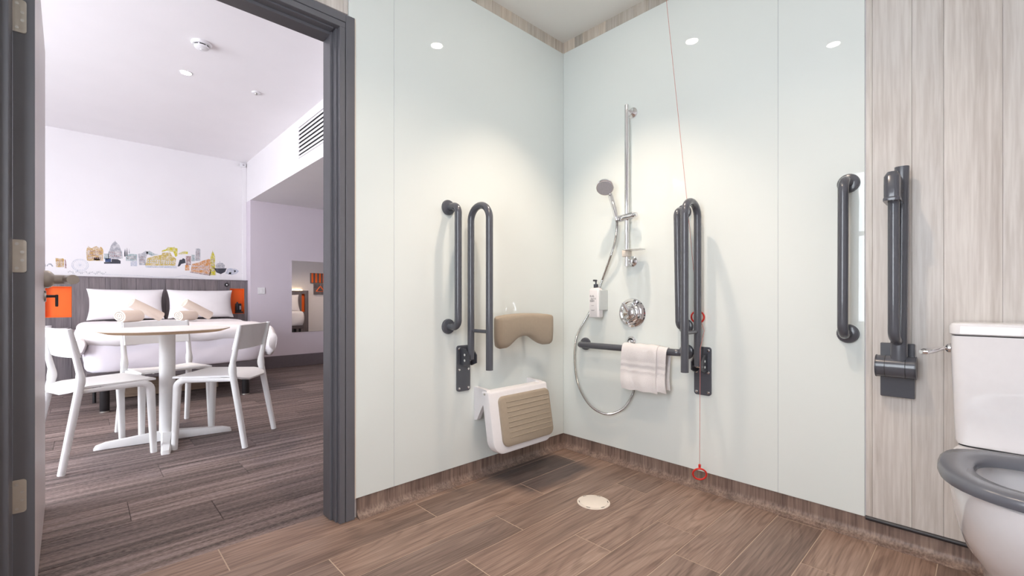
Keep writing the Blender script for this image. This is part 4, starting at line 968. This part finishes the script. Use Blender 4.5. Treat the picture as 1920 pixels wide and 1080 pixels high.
MURAL = [
    ('bridge_sketch', 'mural_grey', [(-2.528,1.284),(-2.52,1.318),(-2.505,1.33),(-2.497,1.297),(-2.497,1.28)]),
    ('bridge_sketch', 'mural_grey', [(-2.493,1.291),(-2.477,1.315),(-2.457,1.316),(-2.441,1.288),(-2.449,1.282),(-2.461,1.301),(-2.477,1.301),(-2.485,1.283)]),
    ('brick_house', 'mural_tan', [(-2.421,1.278),(-2.361,1.281),(-2.361,1.367),(-2.367,1.375),(-2.425,1.375)]),
    ('chimney', 'mural_mauve', [(-2.354,1.27),(-2.34,1.27),(-2.344,1.339),(-2.352,1.368),(-2.356,1.362)]),
    ('ornate_hall', 'mural_tan', [(-2.18,1.361),(-2.049,1.368),(-2.045,1.483),(-2.054,1.512),(-2.067,1.526),(-2.08,1.51),(-2.102,1.529),(-2.124,1.519),(-2.142,1.502),(-2.159,1.51),(-2.168,1.527),(-2.18,1.502),(-2.187,1.46)]),
    ('hall_door', 'mural_yellow', [(-2.124,1.37),(-2.072,1.373),(-2.072,1.406),(-2.124,1.403)]),
    ('terrace', 'mural_teal', [(-2.04,1.387),(-2.0,1.39),(-2.0,1.453),(-2.04,1.45)]),
    ('cathedral', 'mural_grey', [(-2.005,1.395),(-1.881,1.403),(-1.886,1.476),(-1.899,1.512),(-1.911,1.554),(-1.932,1.583),(-1.943,1.594),(-1.946,1.609),(-1.95,1.594),(-1.968,1.574),(-1.982,1.542),(-1.991,1.505),(-2.005,1.462)]),
    ('bus', 'mural_blue', [(-2.031,1.357),(-1.982,1.36),(-1.982,1.4),(-2.031,1.397)]),
    ('arches', 'mural_dark', [(-2.04,1.336),(-1.899,1.344),(-1.899,1.377),(-1.923,1.394),(-1.977,1.394),(-1.977,1.361),(-2.04,1.354)]),
    ('twin_tower', 'mural_dark', [(-1.867,1.429),(-1.855,1.429),(-1.855,1.472),(-1.86,1.521),(-1.867,1.472)]),
    ('twin_tower', 'mural_dark', [(-1.848,1.436),(-1.839,1.437),(-1.839,1.474),(-1.843,1.535),(-1.848,1.473)]),
    ('spire', 'mural_grey', [(-1.829,1.468),(-1.817,1.469),(-1.822,1.524)]),
    ('long_block', 'mural_teal', [(-1.853,1.38),(-1.753,1.386),(-1.753,1.461),(-1.796,1.464),(-1.853,1.454)]),
    ('low_block', 'mural_pale', [(-1.81,1.321),(-1.753,1.324),(-1.753,1.383),(-1.81,1.38)]),
    ('stone_block', 'mural_grey', [(-1.734,1.337),(-1.675,1.34),(-1.67,1.435),(-1.65,1.494),(-1.675,1.511),(-1.709,1.477),(-1.743,1.468)]),
    ('slope_roof', 'mural_teal', [(-1.665,1.473),(-1.67,1.498),(-1.641,1.513),(-1.591,1.479),(-1.55,1.475),(-1.616,1.452)]),
    ('palace', 'mural_gold', [(-1.68,1.334),(-1.39,1.349),(-1.384,1.434),(-1.427,1.471),(-1.442,1.509),(-1.52,1.497),(-1.525,1.47),(-1.591,1.456),(-1.66,1.423)]),
    ('palace_front', 'mural_pale', [(-1.675,1.312),(-1.374,1.317),(-1.379,1.346),(-1.68,1.331)]),
    ('arch_monument', 'mural_yellow', [(-1.525,1.503),(-1.479,1.525),(-1.437,1.516),(-1.411,1.517),(-1.39,1.454),(-1.371,1.468),(-1.369,1.56),(-1.4,1.571),(-1.403,1.587),(-1.408,1.57),(-1.463,1.572),(-1.484,1.538),(-1.52,1.529)]),
    ('gold_roof', 'mural_yellow', [(-1.363,1.488),(-1.266,1.501),(-1.266,1.528),(-1.304,1.529),(-1.353,1.509)]),
    ('iron_bridge', 'mural_dark', [(-1.369,1.337),(-1.347,1.344),(-1.331,1.372),(-1.288,1.387),(-1.293,1.433),(-1.315,1.445),(-1.326,1.425),(-1.347,1.423)]),
    ('mauve_block', 'mural_mauve', [(-1.285,1.361),(-1.234,1.364),(-1.234,1.477),(-1.285,1.474)]),
    ('steps', 'mural_orange', [(-1.293,1.294),(-1.25,1.296),(-1.25,1.363),(-1.293,1.36)]),
    ('skyscraper', 'mural_grey', [(-1.189,1.42),(-1.136,1.423),(-1.136,1.571),(-1.156,1.577),(-1.184,1.571)]),
    ('green_block', 'mural_teal', [(-1.228,1.411),(-1.195,1.413),(-1.195,1.493),(-1.228,1.491)]),
    ('row_houses', 'mural_orange', [(-1.234,1.284),(-1.025,1.258),(-1.025,1.443),(-1.048,1.452),(-1.111,1.424),(-1.156,1.401),(-1.223,1.378)]),
    ('house_front', 'mural_mauve', [(-1.244,1.27),(-1.031,1.238),(-1.031,1.255),(-1.239,1.281)]),
    ('clock_tower', 'mural_yellow', [(-1.042,1.244),(-0.967,1.247),(-0.979,1.377),(-0.976,1.481),(-0.99,1.521),(-1.0,1.548),(-1.004,1.571),(-1.008,1.547),(-1.019,1.512),(-1.028,1.477),(-1.022,1.354)]),
    ('ship_hull', 'mural_dark', [(-0.99,1.335),(-0.848,1.342),(-0.866,1.293),(-0.914,1.263),(-0.961,1.282)]),
    ('ship_mast', 'mural_grey', [(-0.967,1.34),(-0.872,1.345),(-0.869,1.383),(-0.896,1.409),(-0.919,1.408),(-0.923,1.436),(-0.929,1.408),(-0.955,1.399),(-0.973,1.371)]),
    ('fish', 'mural_pale', [(-0.866,1.272),(-0.8,1.257),(-0.738,1.273),(-0.707,1.31),(-0.738,1.337),(-0.8,1.345),(-0.842,1.335),(-0.848,1.307)]),
    ('fish_spot', 'mural_dark', [(-0.83,1.266),(-0.8,1.267),(-0.794,1.289),(-0.818,1.291)]),
    ('fish_spot', 'mural_dark', [(-0.763,1.297),(-0.745,1.298),(-0.745,1.319),(-0.763,1.318)]),
    ('squiggle', 'mural_grey', [(-0.676,1.279),(-0.651,1.302),(-0.626,1.278),(-0.607,1.3),(-0.6,1.282),(-0.626,1.263),(-0.651,1.287)]),
]
MWIN = [
    ((-2.176, 1.485), (-2.058, 1.38), 8, 3),
    ((-1.991, 1.487), (-1.895, 1.414), 6, 2),
    ((-1.66, 1.411), (-1.406, 1.361), 12, 2),
    ((-1.223, 1.371), (-1.042, 1.299), 10, 2),
    ((-1.019, 1.464), (-0.984, 1.287), 2, 5),
    ((-2.417, 1.358), (-2.369, 1.292), 3, 3),
    ((-1.181, 1.554), (-1.145, 1.443), 2, 5),
    ((-1.729, 1.444), (-1.685, 1.359), 3, 3),
    ((-1.843, 1.442), (-1.763, 1.398), 6, 2),
]
# printed skyline mural on the far wall: flat ink shapes
t = thing('wall_mural', 'printed skyline mural of sketched yellow and grey buildings above the headboard', 'mural', (-1.55, YF, 1.2))
parts = {}
for name, m, poly in MURAL:
    b = newbm(); prism(b, poly, YF-0.0006, YF-0.0001, 'xz'); parts.setdefault(name, obj(name, b, m, t, smooth=False))
hosts = ['ornate_hall', 'cathedral', 'palace', 'row_houses', 'clock_tower', 'brick_house', 'skyscraper', 'stone_block', 'long_block']
for host, ((x0, z1), (x1, z0), nx, ny) in zip(hosts, MWIN):
    b = newbm()
    for i in range(nx):
        for j in range(ny):
            cx = x0 + (x1-x0)*(i+0.5)/nx; cz = z0 + (z1-z0)*(j+0.5)/ny; w = (x1-x0)/nx*0.24; h = (z1-z0)/ny*0.32
            prism(b, [(cx-w, cz-h), (cx+w, cz-h), (cx+w, cz+h*0.7), (cx, cz+h), (cx-w, cz+h*0.7)], YF-0.0010, YF-0.0006, 'xz')
    obj('window_marks', b, 'mural_pale' if host in ('palace', 'row_houses') else 'mural_mauve', parts[host], smooth=False)
b = newbm(); ring(b, (-2.235, YF-0.0005, 1.31), 0.066, 0.0022, (0, 1, 0)); ring(b, (-2.235, YF-0.0005, 1.31), 0.055, 0.0014, (0, 1, 0))
for k in range(8):
    a = R(22.5*k); d = V((math.cos(a), 0, math.sin(a)))*0.055; c = V((-2.235, YF-0.0005, 1.31)); tube(b, [c-d, c+d], 0.0007, 6)
obj('big_wheel', b, 'mural_pale', t)
b = newbm(); rr = random.Random(9)
for k in range(26):
    x = -2.33 + 0.012*k; z = 1.222 + 0.01*math.sin(k*1.3); h = rr.uniform(0.008, 0.03); prism(b, [(x, z), (x+0.006, z), (x+0.005, z+h), (x+0.001, z+h)], YF-0.0006, YF-0.0001, 'xz')
obj('riverside_sketch', b, 'mural_grey', t, smooth=False)
b = newbm()
lp = [(-2.05, 1.215), (-1.75, 1.212), (-1.55, 1.20), (-1.4, 1.206), (-1.31, 1.226), (-1.2, 1.212), (-1.02, 1.175)]
for (xa, za), (xb, zb) in zip(lp, lp[1:]): prism(b, [(xa, za), (xb, zb), (xb, zb+0.003), (xa, za+0.003)], YF-0.0006, YF-0.0001, 'xz')
obj('river_line', b, 'mural_pale', t, smooth=False)

# the opposite side of the bedroom, seen only in the mirror
t = thing('single_headboard', 'second grey headboard with orange niche, seen in the mirror', 'headboard', (1.2, 0.15, 0))
for x0, x1 in ((0.6, 0.83), (0.83, 1.06), (1.06, 1.29), (1.29, 1.575), (1.65, 1.73)):
    b = newbm(); box(b, x0+0.001, x1-0.001, 0.1205, 0.19, 0, 1.15, 0.001, 1); obj('board', b, 'headboard', t, smooth=False)
b = newbm(); box(b, 1.576, 1.649, 0.1205, 0.19, 0, 0.64); box(b, 1.576, 1.649, 0.1205, 0.19, 1.07, 1.15); obj('board', b, 'headboard', t, smooth=False)
b = newbm(); box(b, 1.576, 1.649, 0.1205, 0.14, 0.641, 1.069); obj('niche_lining', b, 'orange', t, smooth=False)
b = newbm(); box(b, 0.8, 1.6, 0.125, 0.145, 1.151, 1.158); tag(obj('led_strip', b, 'led', None, smooth=False), 'warm light strip on top of the headboard seen in the mirror', 'light strip')
t = thing('day_bed', 'white upholstered day bed under the second headboard, seen in the mirror', 'day bed', (1.1, 0.45, 0))
b = newbm(); puffy(b, 0.66, 1.49, 0.205, 0.66, 0.33, 0.66, 0.05, amp=0.004, seed=12, p=10); obj('mattress', b, 'linen', t, sharp=60)
b = newbm(); box(b, 0.68, 1.47, 0.21, 0.64, 0.27, 0.345, 0.004, 1); obj('bed_base', b, 'bedrail', t, smooth=False)
for x in (0.75, 1.40):
    for y in (0.27, 0.58): b = newbm(); tube(b, [(x, y, 0), (x, y, 0.27)], 0.025, 14); obj('leg', b, 'black', t)
pillow('white pillow on the day bed, seen in the mirror', 1.13, 0.70, 0.40, 0.315, 0.655, 21, R(15))
t = thing('coat_rack', 'grey wall coat rack with orange slats, seen in the mirror', 'coat rack', (2.2, 0.13, 1.06))
b = newbm(); box(b, 1.79, 2.65, 0.1205, 0.145, 1.33, 1.58, 0.002, 1); obj('upper_board', b, 'headboard', t, smooth=False)
b = newbm(); box(b, 1.87, 2.60, 0.1205, 0.140, 1.06, 1.329, 0.002, 1); obj('lower_board', b, 'headboard', t, smooth=False)
for k in range(9):
    b = newbm(); box(b, 1.815+k*0.09, 1.855+k*0.09, 0.1455, 0.165, 1.345, 1.575, 0.003, 1); obj('slat', b, 'orange', t, smooth=False)
b = newbm(); tube(b, [(1.83, 0.25, 1.318), (2.62, 0.25, 1.318)], 0.008, 10); tube(b, [(1.9, 0.14, 1.318), (1.9, 0.25, 1.318)], 0.007, 8); tube(b, [(2.55, 0.14, 1.318), (2.55, 0.25, 1.318)], 0.007, 8); obj('hanging_bar', b, 'steel', t)
for i, x in enumerate((1.99, 2.24)):
    h = thing('coat_hanger', ['orange coat hanger nearer the headboard, seen in the mirror', 'orange coat hanger farther from the headboard, seen in the mirror'][i], 'coat hanger', (x, 0.25, 1.10), 'hangers on the coat rack')
    b = newbm(); tube(b, fillet([(x-0.10, 0.25, 1.13), (x, 0.25, 1.262), (x+0.10, 0.25, 1.13)], 0.02), 0.011, 10); obj('arms', b, 'orange', h)
    b = newbm(); tube(b, [(x-0.097, 0.25, 1.132), (x+0.097, 0.25, 1.132)], 0.006, 8); obj('trouser_bar', b, 'orange', h)
    b = newbm(); tube(b, catmull([(x, 0.25, 1.262), (x, 0.25, 1.29), (x+0.012, 0.25, 1.30), (x+0.012, 0.25, 1.325), (x, 0.25, 1.332), (x-0.012, 0.25, 1.325)], 4), 0.0022, 8); obj('hook', b, 'steel', h)
